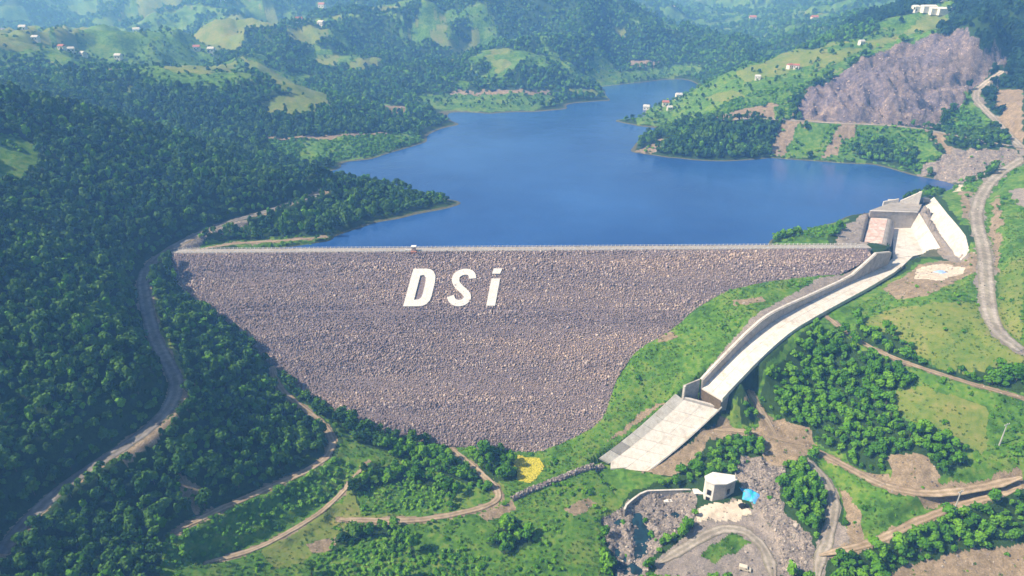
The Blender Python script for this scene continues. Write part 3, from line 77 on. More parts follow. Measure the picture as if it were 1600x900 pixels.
'roads':{"R1":[[-173.4,170.0,-25.0],[-173.1,177.6,-23.8],[-171.7,185.1,-22.6],[-169.4,191.9,-21.3],[-166.4,197.7,-20.0],[-162.8,202.8,-18.8],[-158.6,207.9,-17.5],[-154.0,213.5,-16.2],[-149.5,219.4,-14.9],[-145.8,225.8,-13.5],[-143.4,233.3,-11.9],[-143.2,242.1,-10.3],[-146.3,251.0,-8.8],[-152.7,260.3,-7.3],[-161.6,271.1,-5.4],[-170.7,283.8,-3.3],[-178.9,297.6,-1.0],[-187.0,311.7,1.4],[-194.3,325.0,3.4],[-198.8,337.7,4.9],[-199.6,351.7,6.0],[-196.9,367.6,7.0],[-190.9,383.1,8.0],[-182.5,395.9,9.0],[-173.6,405.3,9.8],[-164.9,412.9,10.5],[-156.1,421.2,11.2],[-146.9,431.1,12.0],[-137.9,440.7,12.8],[-129.0,449.1,13.5]],"R2":[[-185.8,364.6,5.0],[-177.9,375.7,3.7],[-167.6,383.0,2.9],[-156.2,386.5,2.6],[-145.5,388.5,2.4],[-135.4,390.8,2.1],[-126.0,394.2,1.8],[-117.0,398.3,1.4]],"QR":[[196.8,640.0,24.0],[220.7,638.8,25.0],[240.3,635.0,25.6],[257.2,628.4,25.8],[273.8,621.4,25.8],[289.4,616.5,25.9],[304.8,613.5,25.8],[321.4,610.8,25.7],[338.7,606.7,25.4],[354.1,599.8,24.8],[366.2,590.0,24.1],[375.7,579.2,23.4],[384.4,568.8,22.7],[393.1,559.5,22.2],[402.1,551.1,21.8],[411.2,543.4,21.5]],"R4":[[470.1,679.7,62.0],[456.7,677.0,53.1],[442.8,668.1,45.7],[433.2,650.8,40.1],[428.5,625.7,34.7],[423.2,596.1,29.0],[416.1,567.3,24.3],[409.9,541.3,21.0]],"R5":[[404.2,530.7,16.5],[383.1,512.1,15.8],[360.8,492.2,15.0],[336.9,467.6,14.0],[313.6,439.1,13.0],[295.1,412.2,12.1],[282.3,389.5,11.3],[272.2,369.0,10.3],[261.9,349.0,9.2],[250.2,328.6,7.8],[238.5,308.5,6.3],[229.5,291.8,4.6],[225.1,280.6,3.1],[224.5,273.5,1.7],[226.0,267.9,0.4],[228.5,262.8,-1.0]],"R6":[[161.4,312.6,-8.5],[164.7,302.4,-9.7],[168.6,292.4,-10.8],[173.8,283.4,-11.7],[179.8,276.2,-12.3],[185.4,270.7,-12.5],[190.5,266.0,-12.5],[195.6,261.2,-12.5],[201.6,256.1,-12.4],[208.0,251.0,-12.3],[213.7,246.5,-12.1],[218.4,242.5,-12.0]],"R7":[[134.4,248.6,-42.0],[137.2,244.3,-41.7],[141.0,238.6,-41.3],[146.0,230.9,-40.7],[151.7,222.8,-40.0],[157.5,216.9,-39.0],[163.4,213.8,-38.0],[169.7,212.5,-37.0],[176.4,212.1,-36.0],[183.4,212.3,-34.9],[190.2,212.8,-33.7],[197.3,213.5,-32.0],[205.1,214.3,-30.0]],"R8":[[119.9,195.6,-53.0],[124.8,196.1,-52.0],[130.4,196.6,-51.0],[136.8,197.5,-49.8],[143.7,199.2,-48.4],[150.8,201.5,-46.8],[158.2,203.8,-44.9],[166.4,206.0,-42.6],[175.3,207.8,-40.2],[183.8,209.0,-38.1],[191.8,210.1,-36.2],[198.9,211.1,-34.5],[204.6,212.1,-33.0]],"R9":[[95.8,263.0,-44.0],[104.0,261.4,-42.8],[112.6,258.8,-42.1],[120.7,255.1,-42.0],[127.8,251.6,-42.0],[134.4,248.6,-42.0]],"R9b":[[114.3,275.9,-31.0],[117.9,269.7,-35.4],[120.7,262.4,-39.3],[122.5,254.6,-42.0]],"R10":[[130.6,238.9,-42.3],[133.5,233.7,-43.9],[135.5,227.0,-45.8],[134.8,219.0,-47.9],[130.9,210.6,-49.9],[125.7,202.7,-51.6],[121.0,196.0,-53.2],[117.5,190.1,-54.7],[114.8,184.0,-56.0]],"R11":[[58.5,197.8,-59.5],[64.0,200.9,-58.8],[71.5,205.2,-58.0],[79.8,210.2,-57.2],[87.1,213.4,-56.8],[93.5,213.3,-56.7],[98.8,210.1,-57.1],[101.8,204.7,-57.7],[102.4,198.4,-58.5],[101.7,192.0,-59.3],[100.7,186.0,-60.0]],"R12":[[-122.2,296.4,-30.5],[-118.9,290.2,-33.8],[-114.2,284.7,-36.7],[-106.9,279.4,-39.6],[-97.3,272.9,-42.4],[-88.0,264.6,-44.7],[-82.9,255.1,-46.0],[-83.8,245.8,-46.4],[-89.0,237.5,-45.8],[-95.4,230.2,-44.7],[-101.3,223.7,-43.5],[-106.5,217.7,-42.2],[-111.1,212.1,-41.0],[-115.3,206.9,-39.8],[-119.1,201.8,-38.6],[-122.5,196.6,-37.5],[-125.7,191.2,-36.5]],"R13":[[-115.3,186.8,-47.5],[-109.7,189.9,-48.5],[-104.2,193.2,-49.5],[-99.0,197.3,-50.6],[-94.2,202.5,-51.7],[-89.6,208.5,-52.8],[-84.7,214.6,-53.5],[-79.7,221.0,-53.6],[-74.9,228.8,-52.8],[-70.5,237.8,-51.4],[-65.9,246.4,-50.0]],"R14":[[-72.8,217.7,-56.0],[-63.8,217.6,-56.2],[-55.1,217.5,-56.5],[-46.6,217.7,-56.7],[-38.6,218.5,-56.9],[-30.8,220.1,-57.0],[-23.4,222.2,-57.0],[-16.2,224.5,-57.0],[-9.6,227.3,-57.0],[-5.6,231.4,-57.0],[-6.7,237.3,-57.0],[-12.7,245.3,-56.8],[-20.9,254.9,-56.5],[-29.1,264.7,-56.0]]},
'bd':[[-194.96,358.79,5.05],[-191.53,351.37,0.37],[-185.15,342.36,-5.33],[-174.79,333.66,-10.89],[-162.27,326.25,-15.68],[-146.48,318.39,-20.78],[-135.75,309.1,-26.71],[-125.64,301.33,-31.69],[-115.99,294.68,-35.96],[-106.68,288.78,-39.76],[-89.11,280.19,-45.34],[-68.95,271.88,-50.77],[-56.08,268.68,-52.93],[-46.6,267.11,-54.02],[-24.77,265.12,-55.53],[0.0,263.44,-56.88],[15.44,263.3,-57.15],[24.89,267.17,-54.84],[32.88,270.54,-52.83],[44.32,276.24,-49.41],[48.0,281.99,-45.86],[50.19,288.44,-41.85],[54.26,296.89,-36.62],[61.88,306.28,-30.85],[71.06,312.75,-26.91],[89.65,323.46,-20.44],[99.51,330.69,-16.04],[109.36,336.69,-12.41],[122.99,342.86,-8.72],[136.17,345.88,-6.99],[154.92,348.99,-5.27],[169.72,350.25,-4.66],[184.7,351.89,-3.82],[199.64,358.77,0.3],[207.44,363.41,3.11]],
'spots':{"house":[[-1003.1,1474.1,5.0,"w"],[-611.8,910.8,59.6,"w"],[-561.4,852.9,61.4,"w"],[-528.2,844.7,59.5,"w"],[-528.6,861.7,58.3,"w"],[-517.5,864.7,57.2,"w"],[-851.3,1449.4,2.6,"w"],[-504.4,916.9,52.0,"w"],[-478.3,774.2,60.9,"r"],[-422.3,769.4,58.9,"w"],[-682.1,1752.7,23.0,"w"],[-483.9,1514.2,17.3,"w"],[-341.7,1173.2,41.7,"w"],[-302.8,1159.0,42.1,"w"],[-432.2,1032.4,41.5,"w"],[-452.1,1032.0,42.4,"w"],[-373.2,2053.5,56.7,"w"],[-333.5,2026.9,54.7,"w"],[-140.0,2156.7,49.9,"w"],[375.1,774.6,74.0,"w"],[290.3,743.1,56.4,"r"],[294.5,736.7,56.7,"r"],[378.8,943.2,47.4,"r"],[255.9,735.5,46.6,"w"],[636.0,1582.6,9.7,"w"],[602.5,1458.5,16.3,"r"],[792.2,1884.2,16.1,"w"],[570.1,1735.1,5.7,"r"],[490.0,1538.3,7.4,"r"],[195.1,817.4,10.5,"w"],[175.1,792.2,8.5,"w"],[157.7,813.2,-0.5,"w"],[173.4,763.0,9.1,"w"],[572.8,840.7,114.7,"w"],[447.9,2006.9,10.3,"w"],[-629.1,2045.4,52.1,"w"],[-461.3,1790.8,34.7,"w"],[-805.1,1559.1,8.0,"w"],[-815.5,1440.2,2.4,"r"]],"hall":[[473.1,854.6,92.5,0],[479.7,848.5,94.4,0],[486.5,844.1,96.1,0],[493.5,840.3,97.7,0],[500.8,860.1,101.2,1]],"poplar":[[-415.8,852.3,48.4]],"hedge":[[-432.6,804.6,55.8],[-431.9,811.4,55.0],[-430.7,824.4,53.3],[-429.8,834.0,52.2],[-423.6,833.4,51.5],[-417.6,835.9,50.5],[-417.1,842.4,49.7]],"pole":[[201.8,227.2,-24.3],[175.2,206.2,-40.8]],"car":[[92.1,194.8,-59.3]],"boulder":[[231.7,348.2,-0.2],[233.9,354.9,-1.6]]},
'letters':{"D":[[139.6,12.27],[146.75,12.17],[149.15,12.6],[151.06,14.02],[152.27,16.89],[152.26,19.73],[151.98,22.54],[150.67,30.45],[149.94,33.17],[148.27,35.48],[146.02,36.61],[144.06,36.9],[135.51,36.89]],"Di":[[143.73,16.81],[145.81,16.42],[146.91,18.06],[146.9,20.48],[146.55,24.09],[145.64,29.61],[145.07,31.33],[143.81,32.49],[141.18,32.85]],"S":[[173.13,19.12],[172.89,16.68],[171.7,15.03],[169.65,14.44],[166.93,14.74],[164.26,16.6],[163.33,19.43],[164.22,22.66],[166.51,25.48],[169.25,28.27],[170.63,30.65],[170.01,33.14],[167.87,34.9],[164.77,35.26],[162.28,33.84],[160.98,30.55]],"i":[[183.62,19.22],[188.5,19.27],[185.6,37.01],[180.78,36.96]],"dot":[[184.99,12.45],[189.78,12.49],[188.52,16.01],[183.96,15.97]]},
'dam':[[-195.438,360.303,6.0],[0.99982,0.0192,0.0],[0.0192,-0.99982,0.0]]
}
# ---------------- helpers ----------------
def tag(o,label=None,cat=None,group=None,kind=None):
    if label: o['label']=label
    if cat: o['category']=cat
    if group: o['group']=group
    if kind: o['kind']=kind
    return o
def obj(name,me,mat=None,parent=None):
    o=bpy.data.objects.new(name,me); COL.objects.link(o)
    if mat is not None and len(me.materials)==0: me.materials.append(mat)
    if parent is not None: o.parent=parent
    return o
def empty(name,loc=(0,0,0),rz=0):
    o=bpy.data.objects.new(name,None); COL.objects.link(o); o.location=loc; o.rotation_euler=(0,0,rz); o.empty_display_size=.5
    return o
def mesh(name,v,f,smoothf=False):
    me=bpy.data.meshes.new(name); me.from_pydata([tuple(map(float,q)) for q in v],[],[tuple(map(int,q)) for q in f]); me.update()
    if smoothf: me.polygons.foreach_set('use_smooth',[True]*len(me.polygons))
    return me
def grid_mesh(name,P3):
    n,m=P3.shape[:2]; me=bpy.data.meshes.new(name)
    idx=np.arange(n*m).reshape(n,m); f=np.stack([idx[:-1,:-1],idx[:-1,1:],idx[1:,1:],idx[1:,:-1]],-1).reshape(-1,4)
    return fast_mesh(name,P3.reshape(-1,3),f)
def fast_mesh(name,v,f):
    me=bpy.data.meshes.new(name); k=f.shape[1]
    me.vertices.add(len(v)); me.vertices.foreach_set('co',np.ascontiguousarray(v,dtype=np.float32).ravel())
    me.loops.add(f.size); me.loops.foreach_set('vertex_index',np.ascontiguousarray(f,dtype=np.int32).ravel())
    me.polygons.add(len(f)); me.polygons.foreach_set('loop_start',np.arange(0,f.size,k,dtype=np.int32))
    me.update(calc_edges=True); return me
class Mat:
    def __init__(s,name,rough=0.9):
        s.m=bpy.data.materials.new(name); s.m.use_nodes=True; s.t=s.m.node_tree; s.b=s.t.nodes['Principled BSDF']; s.b.inputs['Roughness'].default_value=rough
        s.b.inputs['Specular IOR Level'].default_value=0.25; s._c=None
    def n(s,t,**k):
        q=s.t.nodes.new(t)
        for a,b in k.items(): setattr(q,a,b)
        return q
    def l(s,a,b): s.t.links.new(a,b)
    def pos(s,kind='Object'):
        if s._c is None: s._c=s.n('ShaderNodeTexCoord')
        return s._c.outputs[kind]
    def noise(s,scale,detail=4,rough=.55,vec=None,dist=0):
        q=s.n('ShaderNodeTexNoise'); q.inputs['Scale'].default_value=scale; q.inputs['Detail'].default_value=detail; q.inputs['Roughness'].default_value=rough; q.inputs['Distortion'].default_value=dist
        s.l(vec if vec is not None else s.pos(),q.inputs['Vector']); return q.outputs['Fac']
    def ramp(s,fac,stops,interp='LINEAR'):
        q=s.n('ShaderNodeValToRGB'); e=q.color_ramp.elements; q.color_ramp.interpolation=interp
        while len(e)<len(stops): e.new(.5)
        for i,(p,c) in enumerate(stops): e[i].position=p; e[i].color=(*c,1) if len(c)==3 else c
        s.l(fac,q.inputs[0]); return q.outputs[0]
    def mix(s,fac,a,b,mode='MIX'):
        q=s.n('ShaderNodeMix',data_type='RGBA',blend_type=mode)
        for i,x in ((0,fac),(6,a),(7,b)):
            if hasattr(x,'links') : s.l(x,q.inputs[i])
            elif i==0: q.inputs[0].default_value=x
            else: q.inputs[i].default_value=(*x,1)
        return q.outputs[2]
    def math(s,op,a,b=0,clamp=False):
        q=s.n('ShaderNodeMath',operation=op); q.use_clamp=clamp
        for i,x in enumerate((a,b)):
            if hasattr(x,'links'): s.l(x,q.inputs[i])
            else: q.inputs[i].default_value=x
        return q.outputs[0]
    def color(s,c): s.l(c,s.b.inputs['Base Color']); return s
    def bump(s,h,dist=.3,strength=1):
        q=s.n('ShaderNodeBump'); q.inputs['Distance'].default_value=dist; q.inputs['Strength'].default_value=strength; s.l(h,q.inputs['Height']); s.l(q.outputs[0],s.b.inputs['Normal']); return s
def simple(name,c1,c2,scale=.3,rough=.9,bump=0,detail=5):
    m=Mat(name,rough); f=m.noise(scale,detail); m.color(m.ramp(f,[(.3,c1),(.7,c2)]))
    if bump: m.bump(m.noise(scale*4,4),bump)
    return m.m
# ---------------- terrain ----------------
SURF=Surf(D['cps']); DA,DX,DN=[np.array(q) for q in D['dam']]; SLOPE=1.6; CREST_W=6.5; CL=402.6
FALL=(DN*SLOPE-np.array([0,0,1.]));FALL/=np.linalg.norm(FALL);FN=np.cross(DX,FALL);FN=FN if FN[2]>0 else -FN
def face_z(X,Y):
    return DA[2]-((X-DA[0])*DN[0]+(Y-DA[1])*DN[1])/SLOPE
BD=np.array(D['bd']); BDP=np.array([DA]+D['bd']+[DA+DX*CL])
CD=np.array([-0.81394146,-0.5809469,0]);CR=np.array([0.5809469,-0.81394146,0]);C0=np.array([223.2,368.1,0])
PROF=[(-40,-5.2),(-4,-5),(37,-6),(66,-6.8),(88,-7.6),(105,-8.6),(112,-9.7),(118,-11.2),(126,-13.8),(134.6,-17),(154,-26.5),(160,-29.8)]
def chute_z(s): return np.interp(s,[a for a,b in PROF],[b for a,b in PROF])
def CP(s,off,dz=0): p=C0+CD*s+CR*off; return np.array([p[0],p[1],float(chute_z(s))+dz])
LOW_T=[np.array(q) for q in ((82.8,273.2,-34),(98.3,268.2,-36))]   # top edge of the lower chute, left and right
LOW_B=[np.array(q) for q in ((45.8,254.7,-57),(61.4,250.1,-58))]
BAS=[(270,433.5),(252,383),(240,372),(223,362),(216,368),(228,381),(240,428),(252,434)]
RW_T=[(293,455,9),(284,430,10.2),(279,415,10.5),(275,402,10.8),(271,389,11),(266.9,376,10.9),(262.6,362.5,6.2)]
RW_B=[(281,447,6.4),(277,428,4.4),(273,413,3.6),(268.5,398,3),(264.5,383,2.6),(260,366.6,2.4),(257.2,357.5,2.2)]
def split(q,n,dz=0):
    a,b,c,d=[np.array(p,float)+np.array([0,0,dz]) for p in q]
    return [(a+(b-a)*i/n,a+(b-a)*(i+1)/n,d+(c-d)*(i+1)/n,d+(c-d)*i/n) for i in range(n)]
CARVE=[(RW_B[i],RW_B[i+1],RW_T[i+1],RW_T[i]) for i in range(6)]+[*split(((268,433,-5.4),(251,383,-5.4),(261,383,-.6),(271,431,6)),5,-.4),*split((LOW_T[0],LOW_B[0],LOW_B[1],LOW_T[1]),5,-2.0),*split(((78.7,274.6,-30),(41,255.6,-53),LOW_B[0],LOW_T[0]),5,-2.2),((238.5,431.5,2.6),(251,431.5,2.6),(227,383,2.6),(212.5,385,2.6)),
 *[((p[0]-4,p[1],p[2]+.8),(q[0]-4,q[1],q[2]+.8),q,p) for p,q in zip(RW_B[1:-1],RW_B[2:])],((238,431,6.6),(271,431,6.6),(281,447,6.6),(262,450,6.6))]
WIDTH=dict(R1=3.0,R2=1.6,QR=2.6,R4=3.2,R5=3.7,R6=1.7,R7=2.15,R8=1.8,R9=1.5,R9b=1.6,R10=2.3,R11=2.3,R12=1.7,R13=1.2,R14=1.5)
def heights(X,Y,cls=None):
    h=SURF(X,Y); dist=np.hypot(X,Y); far=smooth((dist-720)/500)
    shore=np.clip(np.abs(h)/5,0,1)
    h=h+shore*(.5+.4*np.clip((dist-250)/300,0,1))*fbm(X/14,Y/14,3,4)*1.6
    rid=1-2*np.abs(fbm(X/230+5,Y/230,21,5))
    wd=smooth((dist-1150)/500); rd2=1-2*np.abs(fbm(X/520+2,Y/430,23,4)); h=h+wd*np.clip((h-1)/25,0,1)*(rd2-.5)*85
    h=h+far*np.clip((h-1)/25,0,1)*((rid-.5)*52+fbm(X/70,Y/70,25,4)*8)
    if cls is not None:
        rk=np.isin(cls,(RK,QY)); rr=1-np.abs(fbm(X/9,Y/9,31,4))*2; r2=1-np.abs(fbm(X/26+9,Y/26,35,3))*2
        h=h+np.where(cls==QY,2.6*np.sin(h*2*np.pi/13+fbm(X/40,Y/40,37,2)*3)+(r2-.5)*7+(rr-.5)*4,np.where(rk,(rr-.5)*2.4,0))*shore
        bank=(cls==EA)|(cls==ST); h=h+np.where(bank,fbm(X/4,Y/4,41,3)*.5,0)
    for k,pts in D['roads'].items():
        hw=WIDTH[k]; dd,zz=polyline_near(X,Y,pts,hw+9)
        t=smooth((dd-hw-1.5)/(6 if k in('R1','R5','QR') else 3.5)); m=dd<1e8
        h=np.where(m,zz*(1-t)+h*t,h)
    ins=inpoly(X,Y,BDP[:,:2]); fz=face_z(X,Y)
    dd,_=polyline_near(X,Y,[tuple(q) for q in BD],8)
    h=np.where(ins,np.minimum(h,fz+.2-3*smooth(np.minimum(dd,6)/5)),h)
    u=(X-DA[0])*DX[0]+(Y-DA[1])*DX[1]; v=-((X-DA[0])*DN[0]+(Y-DA[1])*DN[1])
    h=np.where((u>0)&(u<CL-6)&(v>=0)&(v<CREST_W),np.minimum(h,DA[2]-1.2),h)
    # spillway corridor
    s=(X-C0[0])*CD[0]+(Y-C0[1])*CD[1]; o=(X-C0[0])*CR[0]+(Y-C0[1])*CR[1]
    fl=chute_z(s); ww=np.where(s<12,8.2,10.2)
    m=(s>-6)&(s<160)&(o>-4.2)&(o<ww+.6); h=np.where(m,np.minimum(h,fl-.9),h)
    m=(s>-6)&(s<172)&(o>=ww+.6)&(o<ww+8); h=np.where(m,np.minimum(h,fl-.3+(o-ww-.6)*.42),h)
    m=inpoly(X,Y,BAS); h=np.where(m,np.minimum(h,-6.2),h)
    for q in CARVE:
        q=np.array(q,float);c=q.mean(0);A_=np.c_[q[:,:2]-c[:2],np.ones(4)];k=np.linalg.lstsq(A_,q[:,2],rcond=None)[0]
        m=inpoly(X,Y,c[:2]+(q[:,:2]-c[:2])*1.12); h=np.where(m,np.minimum(h,(X-c[0])*k[0]+(Y-c[1])*k[1]+k[2]-1.3),h)
    # lower chute
    a0,a1=LOW_T;b0,b1=LOW_B; ax=(b0-a0)[:2];L=np.hypot(*ax);ax=ax/L; px=np.array([-ax[1],ax[0]])
    s=(X-a0[0])*ax[0]+(Y-a0[1])*ax[1]; o=(X-a0[0])*px[0]+(Y-a0[1])*px[1]
    t=np.clip(s/L,0,1); m=(s>-17)&(s<L+8)&(o>-6)&(o<20)
    h=np.where(m,np.minimum(h,a0[2]+(b0[2]-a0[2])*t-2.6-2.4*np.clip(o/15,0,1)*(1-t)),h)
    return h
CLS=dict(F=0,B=1,G=2,M=3,E=4,V=5,R=6,Q=7,P=8,H=9,Y=10); RK=6;QY=7;EA=4;ST=5
def classify(X,Y,warp=1.0):
    d=np.hypot(X,Y); a=np.clip(d/300,.4,4)*1.6*warp
    x=X+fbm(X/(5*np.clip(d/300,1,4)),Y/6,51,3)*a; y=Y+fbm(X/6,Y/(5*np.clip(d/300,1,4)),57,3)*a*1.5
    c=np.zeros(X.shape,np.int8)
    far=d>760
    f=fbm(X/120,Y/120,61,4); f2=fbm(X/45,Y/45,66,3); c[far&(f>.14)&(f2>-.05)]=2; c[far&(f>.34)&(f2>.05)]=3; c[far&(f>.10)&(f<=.20)]=1; c[far&(d>1350)&(f2>.12)]=2
    for k,poly in D['zones']: c[inpoly(x,y,poly)]=CLS[k]
    for k,pts in D['roads'].items():
        hw=WIDTH[k]; dd,_=polyline_near(x,y,pts,hw+4); n_=fbm(X/3,Y/3,91,2); m=(dd<hw+.1+(1.1 if k in('R8','R9','R12','QR','R4') else .5)*np.maximum(0,n_+.1))&(c!=10)
        c[m]=5 if k in('R5','R10','R11','R4') else 4
    return c
rs=np.concatenate([np.arange(60,150,3.0),np.arange(150,470,1.0),470*np.exp(np.arange(0,math.log(1000/470),.0042)),1000*np.exp(np.arange(0,math.log(5600/1000),.0125))])
th=np.radians(np.concatenate([np.arange(-78,-46,.9),np.arange(-46,46,.125),np.arange(46,78.1,.9)]))
TH,RS=np.meshgrid(th,rs); GX=RS*np.sin(TH); GY=RS*np.cos(TH)
GC=classify(GX,GY); GZ=heights(GX,GY,GC)
tm=grid_mesh('ground',np.stack([GX,GY,GZ],-1)[:, ::-1])
tm.polygons.foreach_set('use_smooth',np.ones(len(tm.polygons),bool))
cv=GC[:, ::-1].ravel()
def attr4(name,ks):
    a=tm.attributes.new(name,'FLOAT_COLOR','POINT'); v=np.zeros((len(cv),4),np.float32)
    for i,k in enumerate(ks): v[:,i]=np.isin(cv,k)
    a.data.foreach_set('color',v.ravel())
attr4('zone_a',[(1,2,9),(3,),(4,),(5,)]); attr4('zone_b',[(6,),(7,),(8,),(10,)])
g=Mat('ground_cover',.95)
n1=g.noise(.05,5); n2=g.noise(.35,5); n3=g.noise(1.6,4); n4=g.noise(.012,4)
def mixn(a,b,k=.5): return g.math('ADD',g.math('MULTIPLY',a,1-k),g.math('MULTIPLY',b,k))
def wt(attr,i):
    q=g.n('ShaderNodeAttribute'); q.attribute_name=attr
    if i<3: s=g.n('ShaderNodeSeparateColor'); g.l(q.outputs['Color'],s.inputs[0]); o=s.outputs[i]
    else: o=q.outputs['Alpha']
    k=g.math('ADD',o,g.math('MULTIPLY',g.math('SUBTRACT',n2,.5),.9))
    return g.math('MULTIPLY',g.math('SUBTRACT',k,.36),3.6,True)
c=g.ramp(mixn(n2,n3),[(.38,(.014,.040,.009)),(.62,(.034,.078,.016))])
grass=g.ramp(mixn(n1,n2,.55),[(.39,(.034,.100,.010)),(.5,(.080,.190,.018)),(.61,(.16,.235,.04))])
mead=g.ramp(mixn(n1,n2,.5),[(.35,(.09,.17,.025)),(.52,(.17,.215,.045)),(.68,(.26,.24,.085))])
earth=g.ramp(mixn(n2,n3),[(.34,(.15,.115,.075)),(.5,(.25,.195,.135)),(.66,(.38,.30,.22))])
grav=g.ramp(mixn(n2,n3,.6),[(.32,(.15,.135,.13)),(.5,(.25,.22,.205)),(.68,(.38,.33,.30))])
rock=g.ramp(mixn(n2,n3,.6),[(.34,(.08,.072,.072)),(.5,(.21,.185,.175)),(.64,(.42,.355,.31))])
quar=g.mix(g.ramp(g.noise(.03,5,.65),[(.48,(0,0,0)),(.58,(.75,.75,.75))]),g.ramp(mixn(mixn(n1,n2,.5),n3,.45),[(.39,(.05,.044,.058)),(.46,(.12,.10,.115)),(.54,(.21,.17,.165)),(.62,(.42,.33,.27))]),g.ramp(mixn(n2,n3,.4),[(.36,(.06,.055,.085)),(.5,(.13,.115,.15)),(.63,(.26,.22,.235))]))
pale=g.ramp(n2,[(.3,(.45,.38,.31)),(.7,(.70,.62,.53))])
yel=g.ramp(n3,[(.38,(.12,.17,.03)),(.45,(.45,.40,.03)),(.62,(.62,.54,.07))])
for a,i,col in (('zone_a',0,grass),('zone_a',1,mead),('zone_a',2,earth),('zone_a',3,grav),('zone_b',0,rock),('zone_b',1,quar),('zone_b',2,pale),('zone_b',3,yel)): c=g.mix(wt(a,i),c,col)
gp=g.n('ShaderNodeNewGeometry'); gs=g.n('ShaderNodeSeparateXYZ'); g.l(gp.outputs['Position'],gs.inputs[0])
zz_=g.math('ADD',gs.outputs['Z'],g.math('MULTIPLY',g.math('SUBTRACT',n2,.5),1.2)); bw=g.math('MULTIPLY',g.math('MULTIPLY',g.math('LESS_THAN',zz_,.55),g.math('GREATER_THAN',zz_,-3.0)),g.math('GREATER_THAN',gs.outputs['Y'],372.0))
c=g.mix(g.math('MULTIPLY',bw,.35),c,earth)
g.color(c); g.bump(mixn(n2,n3),.9,.6)
ground=tag(obj('ground',tm,g.m),kind='structure')
def ground_z(x,y):
    x=np.atleast_1d(np.asarray(x,float));y=np.atleast_1d(np.asarray(y,float))
    r=np.hypot(x,y);t=np.arctan2(x,y)
    i=np.interp(r,rs,np.arange(len(rs)));j=np.interp(t,th,np.arange(len(th)))
    i0=np.clip(i.astype(int),0,len(rs)-2);j0=np.clip(j.astype(int),0,len(th)-2);fi=i-i0;fj=j-j0
    return (GZ[i0,j0]*(1-fi)+GZ[i0+1,j0]*fi)*(1-fj)+(GZ[i0,j0+1]*(1-fi)+GZ[i0+1,j0+1]*fi)*fj
# ---------------- water ----------------
wm=Mat('lake_water',.12); wm.b.inputs['IOR'].default_value=1.33; wm.b.inputs['Specular IOR Level'].default_value=.5
f=wm.noise(.006,4); wm.color(wm.ramp(f,[(.35,(.014,.060,.22)),(.65,(.032,.11,.33))]))
wb=wm.math('ADD',wm.noise(.35,4),wm.math('MULTIPLY',wm.noise(.06,3),2)); wm.bump(wb,.35,.5)
lake=[(-225,371),(150,373),(160,372),(208,384),(236,432),(258,449),(290,462),(300,470),(390,520),(620,610),(620,1350),(-800,1350),(-800,430),(-300,425)]
wo=tag(obj('lake_water',mesh('lake_water',[(x,y,0) for x,y in lake],[range(len(lake))]),wm.m),kind='structure')
# ---------------- roads ----------------
def roadmat(name,c1,c2,mid,scale):
    m=Mat(name,.95); c=m.ramp(m.noise(scale,5,.65),[(.36,c1),(.64,c2)]); q=m.n('ShaderNodeAttribute'); q.attribute_name='across'
    f=m.math('ADD',q.outputs['Fac'],m.math('MULTIPLY',m.math('SUBTRACT',m.noise(.6,4),.5),.5)); r=m.ramp(f,[(.0,(.80,.82,.74)),(.22,(.86,.86,.80)),(.42,(1.1,1.1,1.1)),(.66,(1.08,1.08,1.08)),(.8,(.82,.82,.76)),(1,(.62,.66,.5))])
    pt=m.ramp(m.noise(.07,4),[(.42,(.82,.80,.78)),(.58,(1.1,1.1,1.1))]); m.color(m.mix(1.0,m.mix(1.0,c,r,'MULTIPLY'),pt,'MULTIPLY')); m.bump(m.noise(2.5,3),.06); return m.m
M_road=roadmat('gravel_road',(.27,.245,.225),(.42,.38,.345),0,.5)
M_grey=roadmat('grey_road',(.15,.145,.15),(.25,.235,.235),0,.4)
M_track=roadmat('dirt_track',(.29,.225,.165),(.43,.345,.265),0,.35)
def ribbon(name,pts,hw,mat,lift=.16):
    p=np.array(pts); d=np.concatenate([[0],np.cumsum(np.hypot(*np.diff(p[:,:2],axis=0).T))]); s=np.arange(0,d[-1],1.5)
    q=np.stack([np.interp(s,d,p[:,k]) for k in range(3)],-1)
    for _ in range(3): q[1:-1]=(q[:-2]+2*q[1:-1]+q[2:])/4
    t=np.gradient(q[:,:2],axis=0); t/=np.linalg.norm(t,axis=1)[:,None]; nrm=np.stack([-t[:,1],t[:,0]],-1)
    nz=(.05 if hw>2.4 else .2); e1=hw*(1+nz*vnoise(s/3.1,s*0+hw,5)); e2=hw*(1+nz*vnoise(s/2.7,s*0+hw*3,8))
    if hw<2.4: tp=.3+.7*np.minimum(1,np.minimum(s,s[-1]-s)/9); e1=e1*tp; e2=e2*tp
    G=np.zeros((len(s),9,3))
    for k,(a,dz) in enumerate(((1,-.10),(.85,0),(.62,0),(.45,-.03),(0,.05),(-.45,-.03),(-.62,0),(-.85,0),(-1,-.10))):
        e=(e1 if a>0 else e2)*a; G[:,k,:2]=q[:,:2]+nrm*e[:,None]; G[:,k,2]=q[:,2]+lift+dz
    me=grid_mesh(name,G[:, ::-1]); ac=me.attributes.new('across','FLOAT','POINT'); ac.data.foreach_set('value',np.tile(np.array([1,.85,.62,.45,0,.45,.62,.85,1],np.float32),len(s))); me.polygons.foreach_set('use_smooth',np.ones(len(me.polygons),bool))
    return tag(obj(name,me,mat),kind='structure')
RN=dict(R1='contour_road',R5='gravel_road',QR='quarry_road',R4='quarry_road',R10='service_track',R11='service_track')
for i,(k,p) in enumerate(D['roads'].items()):
    ribbon(RN.get(k,'dirt_track'),p,WIDTH[k],M_grey if k=='R1' else M_road if k in('R5','R4','QR','R10','R11') else M_track,.16+.012*i)
